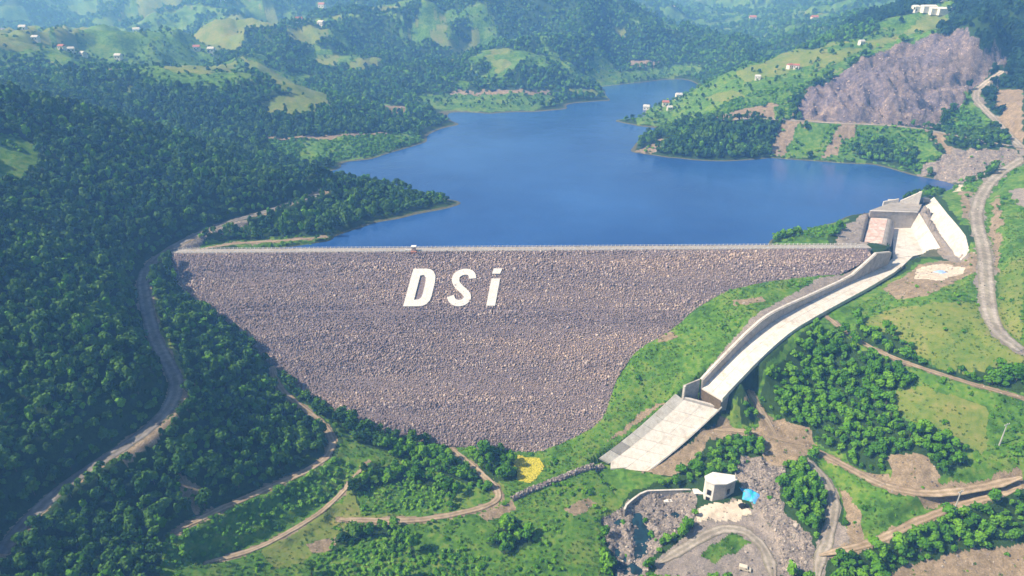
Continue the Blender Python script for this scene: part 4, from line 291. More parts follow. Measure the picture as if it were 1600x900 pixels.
# ---------------- materials for built things ----------------
def concrete(name,c1,c2,streak=.25):
    m=Mat(name,.85); a=m.noise(.45,6,.6); b=m.noise(3.0,4)
    mp=m.n('ShaderNodeMapping'); mp.inputs['Scale'].default_value=(1.2,1.2,.12); m.l(m.pos(),mp.inputs[0]); st=m.noise(1.0,5,.7,mp.outputs[0])
    f=m.math('ADD',m.math('MULTIPLY',a,.6),m.math('ADD',m.math('MULTIPLY',b,.2),m.math('MULTIPLY',st,streak-.05)))
    dk=m.ramp(m.noise(.16,5,.7),[(.50,(1,1,1)),(.60,(.90,.88,.85)),(.68,(.76,.74,.70))]); m.color(m.mix(1.0,m.ramp(f,[(.38,c1),(.60,c2)]),dk,'MULTIPLY')); m.bump(b,.03); return m.m
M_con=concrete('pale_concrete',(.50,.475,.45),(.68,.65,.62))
M_conw=concrete('grey_shaded_concrete',(.28,.262,.25),(.41,.385,.365))  # grey concrete, darkened to carry the left chute wall's shade in its colour
M_white=concrete('white_painted_concrete',(.68,.66,.64),(.82,.81,.79))
M_beam=concrete('white_concrete',(.52,.495,.47),(.69,.66,.635))
M_stain=Mat('stained_concrete',.85); q=M_stain.noise(.25,5); M_stain.color(M_stain.ramp(q,[(.42,(.62,.56,.52)),(.52,(.55,.36,.32)),(.62,(.6,.52,.48))])); M_stain=M_stain.m
M_dark=simple('dark_opening',(.012,.012,.014),(.02,.02,.022),1,.6)
M_metal=simple('weathered_steel',(.12,.12,.13),(.2,.2,.21),2,.5)
M_brown=simple('stained_concrete_face',(.10,.075,.05),(.17,.13,.09),.8,.9)
M_red=simple('red_roof_tiles',(.34,.12,.08),(.45,.19,.13),1.2,.85)
M_wall=simple('white_house_wall',(.66,.64,.6),(.8,.78,.75),.6,.9)
M_grate=simple('grey_tin_roof',(.45,.45,.46),(.62,.62,.63),.5,.6)
# rock material : random colour per stone
def rockmat(name,cols,band=True,wscale=.045):
    m=Mat(name,.92); oi=m.n('ShaderNodeObjectInfo'); geo=m.n('ShaderNodeNewGeometry')
    c=m.ramp(oi.outputs['Random'],cols)
    if band:
        mp=m.n('ShaderNodeMapping'); mp.inputs['Scale'].default_value=(.10,.8,1.8); m.l(geo.outputs['Position'],mp.inputs[0])
        f=m.noise(wscale,6,.65,mp.outputs[0]); t=m.ramp(f,[(.38,(.68,.66,.73)),(.5,(1,.96,.96)),(.62,(1.30,1.19,1.05))]); c=m.mix(1.0,c,t,'MULTIPLY')
    m.color(c); return m.m
M_rip=rockmat('riprap_stone',[(0,(.19,.16,.17)),(.3,(.27,.225,.235)),(.65,(.33,.275,.275)),(.88,(.41,.345,.315)),(.98,(.58,.51,.46))])
M_boul=rockmat('boulder_stone',[(0,(.085,.078,.078)),(.4,(.19,.17,.165)),(.75,(.31,.275,.255)),(1,(.50,.46,.42))],False)
M_qrock=rockmat('quarry_stone',[(0,(.10,.085,.11)),(.35,(.22,.18,.20)),(.7,(.36,.28,.25)),(.95,(.56,.46,.40))],False)
M_face=Mat('rockfill',.95); q=M_face.noise(.5,6,.7); M_face.color(M_face.ramp(q,[(.35,(.14,.115,.13)),(.65,(.26,.21,.22))])); M_face.bump(q,.5); M_face=M_face.m
# ---------------- prisms ----------------
def prism(name,top,th,mat,parent,down=(0,0,-1)):
    top=[np.array(q,float) for q in top]; n=len(top); d=np.array(down)*th
    nr=sum(np.cross(top[i]-top[0],top[(i+1)%n]-top[0]) for i in range(1,n-1))
    if nr@np.array(down)>0: top=top[::-1]
    v=top+[q+d for q in top]
    f=[list(range(n)),list(range(2*n-1,n-1,-1))]+[[i,i+n,(i+1)%n+n,(i+1)%n] for i in range(n)]
    return obj(name,mesh(name,v,f),mat,parent)
def box(name,c,s,mat,parent,rz=0):
    x,y,z=[k/2 for k in s]; co_,si=math.cos(rz),math.sin(rz)
    top=[(c[0]+a*x*co_-b*y*si,c[1]+a*x*si+b*y*co_,c[2]+z) for a,b in((-1,-1),(1,-1),(1,1),(-1,1))]
    return prism(name,top,s[2],mat,parent)
def wallpiece(name,a,b,za,zb,ba,bb,th,mat,parent,lean=None):
    """upright panel from plan point a to b, tops za,zb, bottoms ba,bb, thickness th to the left of a->b"""
    a=np.array(a,float);b=np.array(b,float);d=(b-a)/np.linalg.norm(b-a);n=np.array([-d[1],d[0]])*th
    v=[(*a,ba),(*b,bb),(*b,zb),(*a,za),(*(a+n),ba),(*(b+n),bb),(*(b+n),zb),(*(a+n),za)]
    f=[(0,1,2,3),(5,4,7,6),(4,0,3,7),(1,5,6,2),(3,2,6,7),(4,5,1,0)]
    return obj(name,mesh(name,v,f),mat,parent)
# ---------------- dam ----------------
def onf(a,f,h=0): return DA+DX*a+FALL*f+FN*h
dam=tag(empty('rockfill_dam',tuple(DA)),'long grey-purple rockfill dam wall closing off the blue lake','dam')
def rel(o,p): o.parent=p; o.matrix_parent_inverse=Matrix.Translation(-p.location) if p.rotation_euler.z==0 else p.matrix_basis.inverted(); return o
fv=[q-np.array([0,0,.15]) for q in BDP]
bm=bmesh.new(); vs=[bm.verts.new(q) for q in fv]; fc=bm.faces.new(vs); bmesh.ops.triangulate(bm,faces=[fc]); bmesh.ops.recalc_face_normals(bm,faces=bm.faces)
me=bpy.data.meshes.new('downstream_face'); bm.to_mesh(me); bm.free(); rel(obj('downstream_face',me,M_face),dam)
up_=-DN
def cr(u,v,z): p=DA+DX*u+up_*v; return (p[0],p[1],z)
rel(prism('crest_road',[cr(-3,0,6.05),cr(CL+2,0,6.05),cr(CL+2,CREST_W,6.05),cr(-3,CREST_W,6.05)],1.6,M_conw,None),dam)
rel(prism('upstream_face',[cr(0,CREST_W+.1,5.6),cr(CL,CREST_W+.1,5.6),cr(CL-40,CREST_W+20,-6),cr(12,CREST_W+20,-6)],1.5,M_face,None),dam)
# rock prototypes (unit size)
def rock_mesh(name,seed,mat):
    r=np.random.default_rng(seed); bm=bmesh.new(); bmesh.ops.create_icosphere(bm,subdivisions=1,radius=.5)
    for v in bm.verts:
        k=.72+.5*r.random(); v.co=Vector((v.co.x*k,v.co.y*k*.85,v.co.z*k*.75))
    me=bpy.data.meshes.new(name); bm.to_mesh(me); bm.free(); me.materials.append(mat); return me
def protos(meshes): return [bpy.data.objects.new('source_'+m.name,m) for m in meshes]
def scatter(name,pts,scl,rot,protos_,parent=None,label=None):
    """one object that repeats a few small meshes at the given points (kind stuff)"""
    n=len(pts); me=bpy.data.meshes.new(name); me.vertices.add(n); me.vertices.foreach_set('co',np.asarray(pts,np.float32).ravel())
    a=me.attributes.new('scl','FLOAT_VECTOR','POINT'); a.data.foreach_set('vector',np.asarray(scl,np.float32).ravel())
    a=me.attributes.new('rot','FLOAT_VECTOR','POINT'); a.data.foreach_set('vector',np.asarray(rot,np.float32).ravel())
    a=me.attributes.new('pick','INT','POINT'); a.data.foreach_set('value',RNG.integers(0,len(protos_),n).astype(np.int32))
    ng=bpy.data.node_groups.new(name,'GeometryNodeTree'); ng.interface.new_socket('Geometry',in_out='INPUT',socket_type='NodeSocketGeometry'); ng.interface.new_socket('Geometry',in_out='OUTPUT',socket_type='NodeSocketGeometry')
    N=ng.nodes; L=ng.links; i=N.new('NodeGroupInput'); o=N.new('NodeGroupOutput'); ip=N.new('GeometryNodeInstanceOnPoints'); j=N.new('GeometryNodeJoinGeometry')
    for p in protos_:
        q=N.new('GeometryNodeObjectInfo'); q.inputs['Object'].default_value=p; q.inputs['As Instance'].default_value=True; L.new(q.outputs['Geometry'],j.inputs[0])
    def at(nm,t):
        q=N.new('GeometryNodeInputNamedAttribute'); q.data_type=t; q.inputs['Name'].default_value=nm; return q.outputs['Attribute']
    L.new(i.outputs[0],ip.inputs['Points']); L.new(j.outputs[0],ip.inputs['Instance']); ip.inputs['Pick Instance'].default_value=True
    L.new(at('pick','INT'),ip.inputs['Instance Index']); L.new(at('scl','FLOAT_VECTOR'),ip.inputs['Scale'])
    er=N.new('FunctionNodeEulerToRotation'); L.new(at('rot','FLOAT_VECTOR'),er.inputs[0]); L.new(er.outputs[0],ip.inputs['Rotation'])
    L.new(ip.outputs[0],o.inputs[0])
    ob=obj(name,me); md=ob.modifiers.new('scatter','NODES'); md.node_group=ng
    tag(ob,label,kind='stuff')
    if parent: rel(ob,parent)
    return ob
rip=protos([rock_mesh('stone',100+k,M_rip) for k in range(6)])
BF=np.stack([(BDP-DA)@DX,(BDP-DA)@FALL],-1)
SPC=.78; a,f=np.meshgrid(np.arange(0,CL,SPC),np.arange(.5,125,SPC)); a=(a+RNG.uniform(-.45,.45,a.shape)).ravel(); f=(f+RNG.uniform(-.45,.45,f.shape)).ravel()
LET=D['letters']
k=inpoly(a,f,BF)
for nm in('D','i','dot'): k&=~inpoly(a,f,LET[nm])
a,f=a[k],f[k]; sz=np.exp(RNG.normal(.05,.28,len(a)))*.88; lay=fbm(a/60,f/5,97,3); sz=np.minimum(sz*(1+.5*lay),2.2); kk=(np.abs(f-39.2-.6*fbm(a/40,f*0,98,2))>.55)|(RNG.random(len(a))<.25); a,f,sz=a[kk],f[kk],sz[kk]
pp=DA+a[:,None]*DX+f[:,None]*FALL+FN*(RNG.uniform(-.22,.10,len(a))[:,None])
scatter('riprap',pp,np.stack([sz*1.15,sz,sz*.9],-1),RNG.uniform(0,6.28,(len(a),3)),rip,dam)
print('riprap',len(a))
# letters
def strokepoly(c,w):
    c=np.array(c,float); c0=c.copy()
    # resample smooth
    for _ in range(2):
        n=np.empty((len(c)*2-2,2)); n[0::2]=c[:-1]*.75+c[1:]*.25; n[1::2]=c[:-1]*.25+c[1:]*.75; c=np.concatenate([c[:1],n,c[-1:]])
    t=np.gradient(c,axis=0); t/=np.linalg.norm(t,axis=1)[:,None]; nr=np.stack([-t[:,1],t[:,0]],-1)
    return c+nr*w/2,c-nr*w/2
M_let=Mat('white_letter_paint',.8); q=M_let.noise(.8,5); M_let.color(M_let.ramp(q,[(.3,(.60,.58,.56)),(.7,(.76,.74,.72))])); M_let=M_let.m
def strip_solid(name,e1,e2,closed,h0,h1,parent):
    n=len(e1); v=[];f=[]
    for p,q in zip(e1,e2): v+=[onf(*p,h1),onf(*q,h1),onf(*p,h0),onf(*q,h0)]
    m=n if closed else n-1
    for i in range(m):
        a=4*i;b=4*((i+1)%n); f+=[(a,b,b+1,a+1),(a+2,a+3,b+3,b+2),(a,a+2,b+2,b),(a+1,b+1,b+3,a+3)]
    if not closed: f+=[(0,1,3,2),(4*n-4,4*n-2,4*n-1,4*n-3)]
    bm=bmesh.new(); vs=[bm.verts.new(q) for q in v]
    for q in f: bm.faces.new([vs[i] for i in q])
    bmesh.ops.recalc_face_normals(bm,faces=bm.faces); me=bpy.data.meshes.new(name); bm.to_mesh(me); bm.free()
    return obj(name,me,M_let,parent)
def resamp(p,n,close=True):
    p=np.array(p,float); q=np.concatenate([p,p[:1]]) if close else p
    d=np.concatenate([[0],np.cumsum(np.linalg.norm(np.diff(q,axis=0),axis=1))]); s=np.linspace(0,d[-1],n,endpoint=not close)
    return np.stack([np.interp(s,d,q[:,k]) for k in(0,1)],-1)
Do=np.array(LET['D']);Di=np.array(LET['Di']);cen=Di.mean(0)
ang=np.linspace(0,2*np.pi,72,endpoint=False)
def raycut(poly,c,an):
    out=[]
    for t in an:
        dx,dy=math.cos(t),math.sin(t);best=None
        for i in range(len(poly)):
            p=poly[i]-c;q=poly[(i+1)%len(poly)]-c;e=q-p;den=dx*e[1]-dy*e[0]
            if abs(den)<1e-9: continue
            s=(p[0]*e[1]-p[1]*e[0])/den;u=(p[0]*dy-p[1]*dx)/den
            if s>0 and -1e-6<=u<=1+1e-6: best=s if best is None else max(best,s)
        out.append(c+np.array([dx,dy])*best)
    return np.array(out)
an=sorted(set(ang.tolist()+[math.atan2(*(q-cen)[::-1])%(2*math.pi) for q in list(Do)+list(Di)]))
LG='white letters on the dam face'
o=strip_solid('giant_letter',raycut(Do,cen,an),raycut(Di,cen,an),True,-.3,.6,None); tag(o,'big white slanted letter D lying on the rock face of the dam','letter',LG)
e1,e2=strokepoly(LET['S'],np.linalg.norm(np.array(LET['dot'][0])-np.array(LET['dot'][1]))*.84); o=strip_solid('giant_letter',e1,e2,False,-.3,.6,None); tag(o,'big white slanted letter S lying on the rock face of the dam','letter',LG)
r=tag(empty('giant_letter',tuple(onf(*LET['i'][3]))),'big white slanted lower-case letter i lying on the rock face','letter',LG)
def quadsolid(name,q,h0,h1,parent):
    v=[onf(*p,h1) for p in q]+[onf(*p,h0) for p in q]
    bm=bmesh.new(); vs=[bm.verts.new(p) for p in v]
    for t in [(0,1,2,3),(7,6,5,4),(0,4,5,1),(1,5,6,2),(2,6,7,3),(3,7,4,0)]: bm.faces.new([vs[i] for i in t])
    bmesh.ops.recalc_face_normals(bm,faces=bm.faces); me=bpy.data.meshes.new(name); bm.to_mesh(me); bm.free(); return rel(obj(name,me,M_let),parent)
quadsolid('stem',LET['i'],-.3,.6,r); quadsolid('dot',LET['dot'],-.3,.6,r)
# crest guard rails : two rows of white posts
M_post=simple('white_post_paint',(.66,.66,.66),(.8,.8,.8),1,.7)
pm=None
for v0,lab in ((.35,'row of low white guard posts along the downstream edge of the dam crest'),(CREST_W-.35,'row of low white guard posts along the lake edge of the dam crest')):
    g_=tag(empty('guard_rail',cr(0,v0,6.05)),lab,'guard rail','guard rails on the dam crest')
    rail=rel(prism('rail',[cr(0,v0-.05,6.75),cr(CL-4,v0-.05,6.75),cr(CL-4,v0+.05,6.75),cr(0,v0+.05,6.75)],.14,M_post,None),g_)
    for k in range(164):
        if pm is None:
            o=box('post',(0,0,.5),(.30,.26,.9),M_post,None); pm=o.data
        else: o=obj('post',pm)
        p=cr(k*(CL-5)/163,v0+(.22 if v0<1 else -.22),6.05); o.parent=g_; o.location=Vector(p)-g_.location
# hut on the crest
h=tag(empty('crest_hut',cr(139,1.2,6.05)),'small white hut on a red-brown plinth at the edge of the dam crest','hut')
def loc(p,u,v,z): return (p.location.x+u,p.location.y+v,p.location.z+z)
rel(box('plinth',loc(h,0,-.6,-.9),(3.4,3.6,2.2),simple('red_brown_plinth',(.30,.13,.09),(.42,.2,.14),1),None),h)
rel(box('wall',loc(h,0,0,1.4),(2.2,2.0,2.4),simple('hut_wall',(.5,.36,.32),(.62,.5,.46),1),None),h)
rel(box('roof',loc(h,0,0,2.75),(2.9,2.6,.4),M_post,None),h)
rel(box('parapet',loc(h,-3.2,0,.45),(3.4,.6,.9),M_post,None),h)
# ---------------- spillway ----------------
sp=tag(empty('spillway',(150,320,-8)),'pale concrete spillway channel running down the right bank beside the dam','spillway')
RT=lambda s: float(np.interp(s,[0,10,40,106,160],[4.6,6.2,8.0,9.4,9.6]))
st=np.linspace(0,160,21)
for i in range(20):
    a,b=st[i],st[i+1]-.09
    for c in (0,1):
        la=-3 if c==0 else -3+(RT(a)+3)*.5+.05; ra=-3+(RT(a)+3)*.5-.05 if c==0 else RT(a)
        lb=-3 if c==0 else -3+(RT(b)+3)*.5+.05; rb=-3+(RT(b)+3)*.5-.05 if c==0 else RT(b)
        dz=RNG.uniform(-.03,.03)
        rel(prism('floor_slab',[CP(a,la,dz),CP(a,ra,dz),CP(b,rb,dz),CP(b,lb,dz)],.7,M_con,None),sp)
WH=lambda s: float(np.interp(s,[-1,16,27,38,50,79,105,118,132,147,160],[7.5,11.2,7.5,4,3.4,3.8,5,6.0,5.4,4.8,4.5]))
ws=[-1,7,16,27,38,50,60,70,80,90,100,108,114,120,126,132,139,146,153,160]
for a,b in zip(ws[:-1],ws[1:]):
    p=CP(a,-3.02);q=CP(b-.06,-3.02)
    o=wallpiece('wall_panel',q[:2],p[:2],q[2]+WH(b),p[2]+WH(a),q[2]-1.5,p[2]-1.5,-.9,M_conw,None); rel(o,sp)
    p=CP(a,-4.15);q=CP(b-.06,-4.15)
    # coping
    t0,t1=CP(a,-2.9),CP(b-.06,-2.9); u0,u1=CP(a,-4.0),CP(b-.06,-4.0)
    for x,s_ in((t0,a),(u0,a),(t1,b),(u1,b)): x[2]+=WH(s_)+.22
    rel(prism('coping',[t0,t1,u1,u0],.21,M_con,None),sp)
rsx=[0,10,22,34,46,58,70,82,94,106,114,122,130,138,146,154,160]
for a,b in zip(rsx[:-1],rsx[1:]):
    p=CP(a,RT(a)+.02);q=CP(b-.06,RT(b)+.02); hh=1.25
    rel(wallpiece('kerb_panel',p[:2],q[:2],p[2]+hh,q[2]+hh,p[2]-1.2,q[2]-1.2,.55,M_con,None),sp)
# basin
BF_=-5.05
bl=np.array([[256,431],[248,415],[239,397.5],[230,380]]);br=np.array([[268,432],[262.5,416],[257,400],[251,384]])
for i in range(3):
    a0,a1,b0,b1=bl[i],bl[i+1],br[i],br[i+1]; m0=(a0+b0)/2;m1=(a1+b1)/2
    for q in((a0,m0,m1,a1),(m0,b0,b1,m1)):
        c=sum(q)/4; rel(prism('floor_slab',[(*(c+(x-c)*.994),BF_+RNG.uniform(-.02,.02)) for x in q],.7,M_con,None),sp)
rel(prism('floor_slab',[(230,379.8,-5.1),(251,383.8,-5.1),(241,379.5,-5.1),(226.2,364.9,-5.1),(221.4,370.4,-5.1)],.7,M_con,None),sp)
# ogee weir : curved section swept along the basin
sec=[(-.6,-3),(-.5,2.35),(10.3,2.4),(11.4,2.25),(12.5,1.8),(13.5,1.0),(14.4,-.2),(15.1,-1.6),(15.7,-3.2),(16.1,-5.2)]
w0=np.array([239.3,430.6]);w1=np.array([213.5,385.6]); cross=np.array([.986,-.166]); steps=6
V=[];F=[]
for i in range(steps+1):
    b=w0+(w1-w0)*i/steps
    for d,z in sec: V.append((*(b+cross*d),z))
n=len(sec)
for i in range(steps):
    for k in range(n-1): F.append((i*n+k,i*n+k+1,(i+1)*n+k+1,(i+1)*n+k))
F.append(tuple(range(n-1,-1,-1))); F.append(tuple(steps*n+k for k in range(n)))
bm=bmesh.new(); vs=[bm.verts.new(q) for q in V]
for q in F: bm.faces.new([vs[i] for i in q])
bmesh.ops.recalc_face_normals(bm,faces=bm.faces); me=bpy.data.meshes.new('weir'); bm.to_mesh(me); bm.free(); rel(obj('weir',me,M_conw),sp)
for i in range(4):
    a=w0+(w1-w0)*(i+.02)/4;b=w0+(w1-w0)*(i+.98)/4
    rel(prism('apron_slab',[(*a,2.6),(*(a+cross*10.2),2.6),(*(b+cross*10.2),2.6),(*b,2.6)],.18,M_stain,None),sp)
rel(wallpiece('end_wall',(270,431.2),(238,430.9),6,7,-6,-6,-1.0,M_conw,None),sp)
rel(prism('coping',[(270,430.9,6.2),(238,430.6,7.2),(238,432.2,7.2),(270,432.4,6.2)],.19,M_con,None),sp)
for i in range(4):
    t0,t1=i/4,(i+1)/4-.004
    L=lambda a,b,t:tuple(np.array(a)+(np.array(b)-np.array(a))*t)
    ta,tb=(270,430.0,6),(260,384,-.6); ba,bb=(268,432,-5.4),(251,384,-5.4)
    rel(prism('side_wall_panel',[L(ba,bb,t0),L(ba,bb,t1),L(ta,tb,t1),L(ta,tb,t0)],.8,M_beam,None,(.8,0,-.6)),sp)
rel(wallpiece('end_wall',(251,383.9),(260.6,383.9),-5+.3,-.7,-6.5,-6.5,.7,M_conw,None),sp)
rel(wallpiece('kerb_panel',(251,383.2),(241.4,380.2),-3.2,-3.8,-7,-7,.55,M_con,None),sp)
rel(wallpiece('kerb_panel',(241.3,380.1),(226.5,364.4),-3.8,-3.9,-7,-7,.55,M_con,None),sp)
rel(prism('intake_deck',[(238,432.4,6.9),(271,432.6,6.6),(281,447,6.6),(262,450,6.9)],1.5,M_conw,None),sp)
# step between the two chutes
e0=CP(160,-3);e1=CP(160,RT(160)); bL=np.array([83.0,274.6]);bR=np.array([98.4,270.0])
rel(wallpiece('step_face',e0[:2],e1[:2],e0[2]-.72,e1[2]-.72,-37,-38,.5,M_brown,None),sp)
rel(wallpiece('flared_wall',(82.4,275.0),(90.6,277.6),-27.2,-25.2,-37,-37,.8,M_conw,None),sp)
rel(wallpiece('flared_wall',(98.9,271.0),(105.6,272.2),-31,-28.2,-39,-39,-.7,M_conw,None),sp)
rel(wallpiece('end_post',(82.6,273.9),(83.5,274.9),-27.0,-27.0,-36,-36,.8,M_beam,None),sp)
rel(wallpiece('end_post',(98.4,270.2),(99.2,271.2),-30.8,-30.8,-38,-38,.8,M_beam,None),sp)
rel(prism('sill_beam',[(83.2,274.9,-33),(98.2,271.2,-35.4),(98.2,269.6,-35.4),(83.2,273.3,-33)],1.7,M_beam,None),sp)
# lower chute
T0,T1=LOW_T;B0,B1=LOW_B
def low(t,o,dz=0):
    a=T0+(B0-T0)*t;b=T1+(B1-T1)*t; p=a+(b-a)*o; sag=1.6*math.sin(math.pi*min(t,1)); return np.array([p[0],p[1],p[2]-sag+dz])
N=7
for i in range(N):
    t0,t1=i/N,(i+1)/N-.004
    for o0,o1 in((0,.497),(.503,1)):
        q=[low(t0,o0),low(t0,o1),low(t1,o1),low(t1,o0)]
        if i==N-1: q=[low(t0,o0),low(t0,o1),low(1.0 if o1<.6 else 1.0,o1),low(1.06,o0+.35*(o1-o0)) if o0<.1 else low(1.06,o0+.1),low(.98,o0)] if o0<.1 else [low(t0,o0),low(t0,o1),low(t1,o1),low(1.05,.75),low(1.04,o0)]
        dz=RNG.uniform(-.02,.02); rel(prism('floor_slab',[x+np.array([0,0,dz]) for x in q],.8,M_beam,None),sp)
WT0,WT1=np.array([78.7,274.6,-31.4]),np.array([41.0,255.6,-54.6])
def wtop(t): p=WT0+(WT1-WT0)*t; return p-np.array([0,0,1.8*math.sin(math.pi*t)])
for i in range(N):
    t0,t1=i/N,(i+1)/N-.005
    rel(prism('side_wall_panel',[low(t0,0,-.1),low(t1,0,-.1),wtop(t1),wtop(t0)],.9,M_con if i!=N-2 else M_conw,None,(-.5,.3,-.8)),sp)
    a,b=low(t0,1),low(t1,1); u=np.array([.35,-.93]) 
    q=[a+np.array([0,0,-.1]),b+np.array([0,0,-.1]),b+np.array([u[0]*2.2,u[1]*2.2+1.2,2.2*(1-t1)+.35]),a+np.array([u[0]*2.2,u[1]*2.2+1.2,2.2*(1-t0)+.35])]
    rel(prism('side_wall_panel',q,.7,M_con,None,(.3,-.5,-.8)),sp)
# retaining wall right of the basin
rw=tag(empty('retaining_wall',(275,400,6)),'tall sloping white concrete retaining wall between the spillway basin and the road','retaining wall')
tp=RW_T; bt=RW_B
for i in range(6):
    e=.008
    a,b=np.array(tp[i],float),np.array(tp[i+1],float);c,d=np.array(bt[i],float),np.array(bt[i+1],float)
    b=b+(a-b)*e;d=d+(c-d)*e
    rel(prism('wall_panel',[c-np.array([1.6,0,3.2]),d-np.array([1.6,0,3.2]),b,a],.9,M_con,None,(.75,0,-.66)),rw)
rel(box('end_block',(262.2,359.8,4.4),(1.6,4.5,4.4),M_conw,None,.25),rw)
# intake piers
it=tag(empty('intake_pier',(272,446,6)),'white fin-shaped concrete pier rising at the lake end of the spillway','pier','spillway intake piers')
def fin(name,a,b,z0,za,zb,th,parent): return rel(wallpiece(name,a,b,za,zb,z0,z0,th,M_beam,None),parent)
fin('fin',(266.5,448.6),(278,445.6),3,8.2,16,1.1,it); fin('side_fin',(277.9,446.9),(282.5,456),3,15.6,9,1.1,it)
i2=tag(empty('intake_pier',(260,450,6)),'short white concrete pier left of the tall fin by the lake','pier','spillway intake piers')
fin('fin',(255.5,448.8),(265.6,448.9),2,7.6,9.6,1.0,i2); rel(box('cap',(262,450.6,8.2),(5,2.2,.5),M_beam,None),i2)
gt=tag(empty('gate_hoist',(281,449,6.6)),'dark steel gate hoist box on the deck beside the white fin','gate hoist')
rel(box('housing',(284.5,450,8.2),(4.5,3,3),M_metal,None),gt); rel(box('frame',(284.5,450,6.8),(5.4,3.6,.4),M_dark,None),gt)
# ---------------- gatehouse and channel ----------------
gh=tag(empty('gatehouse',(89,231,-57)),'small white concrete gatehouse with a bright flat roof above the stream bed','gatehouse')
fp=[(83.9,229.8),(86.9,227.8),(91.9,228.0),(96.8,230.6),(97.2,233.2),(88.2,235.2),(84.2,232.8)]
for i in range(len(fp)):
    a,b=fp[i],fp[(i+1)%len(fp)]
    rel(wallpiece('wall',a,b,-46.2,-46.2,-59,-59,.35,M_white if i in(0,6) else M_conw,None),gh)  # white on the sun side, grey elsewhere: shade put into the wall colour
cxy=np.mean(fp,axis=0)
rel(prism('roof',[(*(cxy+(np.array(p)-cxy)*1.07),-45.7) for p in fp],.48,M_white,None),gh)
def opening(i,t,z0,z1,wd,name,fr=True):
    a,b=np.array(fp[i]),np.array(fp[i+1]);d=(b-a)/np.linalg.norm(b-a);c=a+(b-a)*t;nr=np.array([d[1],-d[0]])
    f_=wallpiece(name,c-d*(wd/2+.15)+nr*.06,c+d*(wd/2+.15)+nr*.06,z1+.15,z1+.15,z0-.15,z0-.15,.1,M_conw,None); rel(f_,gh)
    p_=wallpiece('pane' if name=='window' else 'door_leaf',c-d*wd/2+nr*.1,c+d*wd/2+nr*.1,z1,z1,z0,z0,.09,M_dark,None)
    p_.parent=f_; p_.matrix_parent_inverse=Matrix.Identity(4)
opening(0,.5,-52.6,-50.0,1.7,'window'); opening(0,.45,-57,-54,1.6,'door'); opening(2,.35,-52.4,-49.4,1.7,'window')
M_par=M_conw
rel(wallpiece('parapet',(96.9,230.9),(97.3,233.3),-44.2,-44.2,-45.68,-45.68,.3,M_conw,None),gh)
ch=tag(empty('channel_wall',(66,234,-60)),'curved grey concrete channel wall leading from the gatehouse along the stream bed','channel wall')
cl=[(48.9,225.4),(50.2,228),(53.5,231.2),(57,234),(60.5,235.8),(66,236),(71.3,236),(76.5,236),(81.6,235.8)]; cz_=[-57.8,-57.6,-57.3,-57,-56.9,-56.8,-56.6,-56.4,-56.2]
for i in range(8):
    a,b=np.array(cl[i]),np.array(cl[i+1]); b=b+(a-b)*.012
    rel(wallpiece('wall_panel',a,b,cz_[i],cz_[i+1],-63,-63,.55,M_conw,None),ch)
    a2,b2=a+(b-a)*.0,b; d=(b-a)/np.linalg.norm(b-a);nr=np.array([d[1],-d[0]])
    rel(prism('coping',[(*(a+nr*.12),cz_[i]+.16),(*(b+nr*.12),cz_[i+1]+.16),(*(b-nr*.7),cz_[i+1]+.16),(*(a-nr*.7),cz_[i]+.16)],.15,M_con,None),ch)
rel(box('block',(84.0,233.6,-57.6),(3.6,3.0,4.6),M_conw,None),ch); rel(box('cap',(82.6,233.8,-55.2),(5,3.2,.3),M_white,None),ch)
rel(box('ledge',(74.8,233.2,-60.3),(14.5,1.5,.9),M_white,None),ch)
# rubble wall below the dam
rb=protos([rock_mesh('boulder',200+k,M_boul) for k in range(5)])
rwl=tag(empty('rubble_wall',(22,244,-57)),'low rough stone wall running from the track junction to the chute foot','stone wall')
pl_=np.array([(0,230.5),(8.6,236.6),(23.5,245),(43.0,255.2)]); d=np.concatenate([[0],np.cumsum(np.linalg.norm(np.diff(pl_,axis=0),axis=1))])
gz=lambda x,y: float(ground_z(x,y)[0])
core=[]
ss=np.linspace(0,d[-1],26); cp_=np.stack([np.interp(ss,d,pl_[:,k]) for k in(0,1)],-1)
t=np.gradient(cp_,axis=0);t/=np.linalg.norm(t,axis=1)[:,None];nr=np.stack([-t[:,1],t[:,0]],-1); zz=ground_z(cp_[:,0],cp_[:,1])
G=np.zeros((26,6,3))
for k,(o_,dz) in enumerate(((-1.5,-1),(-1.1,.9),(-.4,1.5),(.4,1.5),(1.0,1.0),(1.4,-1))): G[:,k,:2]=cp_+nr*o_; G[:,k,2]=zz+dz
o=obj('core',grid_mesh('core',G),M_face); rel(o,rwl)
rm=[p.data for p in rb]
for k in range(230):
    s_=RNG.uniform(0,d[-1]);o_=RNG.uniform(-1.4,1.4);i=np.interp(s_,ss,np.arange(26));i0=int(min(i,24));p=cp_[i0]+(cp_[i0+1]-cp_[i0])*(i-i0)+nr[i0]*o_
    z=zz[i0]+1.45-.9*max(0,abs(o_)-.5); q=obj('stone',rm[k%5]); q.parent=rwl; q.location=Vector((p[0],p[1],z))-rwl.location; q.rotation_euler=RNG.uniform(0,6.28,3); s=RNG.uniform(.8,1.5); q.scale=(s,s,s*.8)
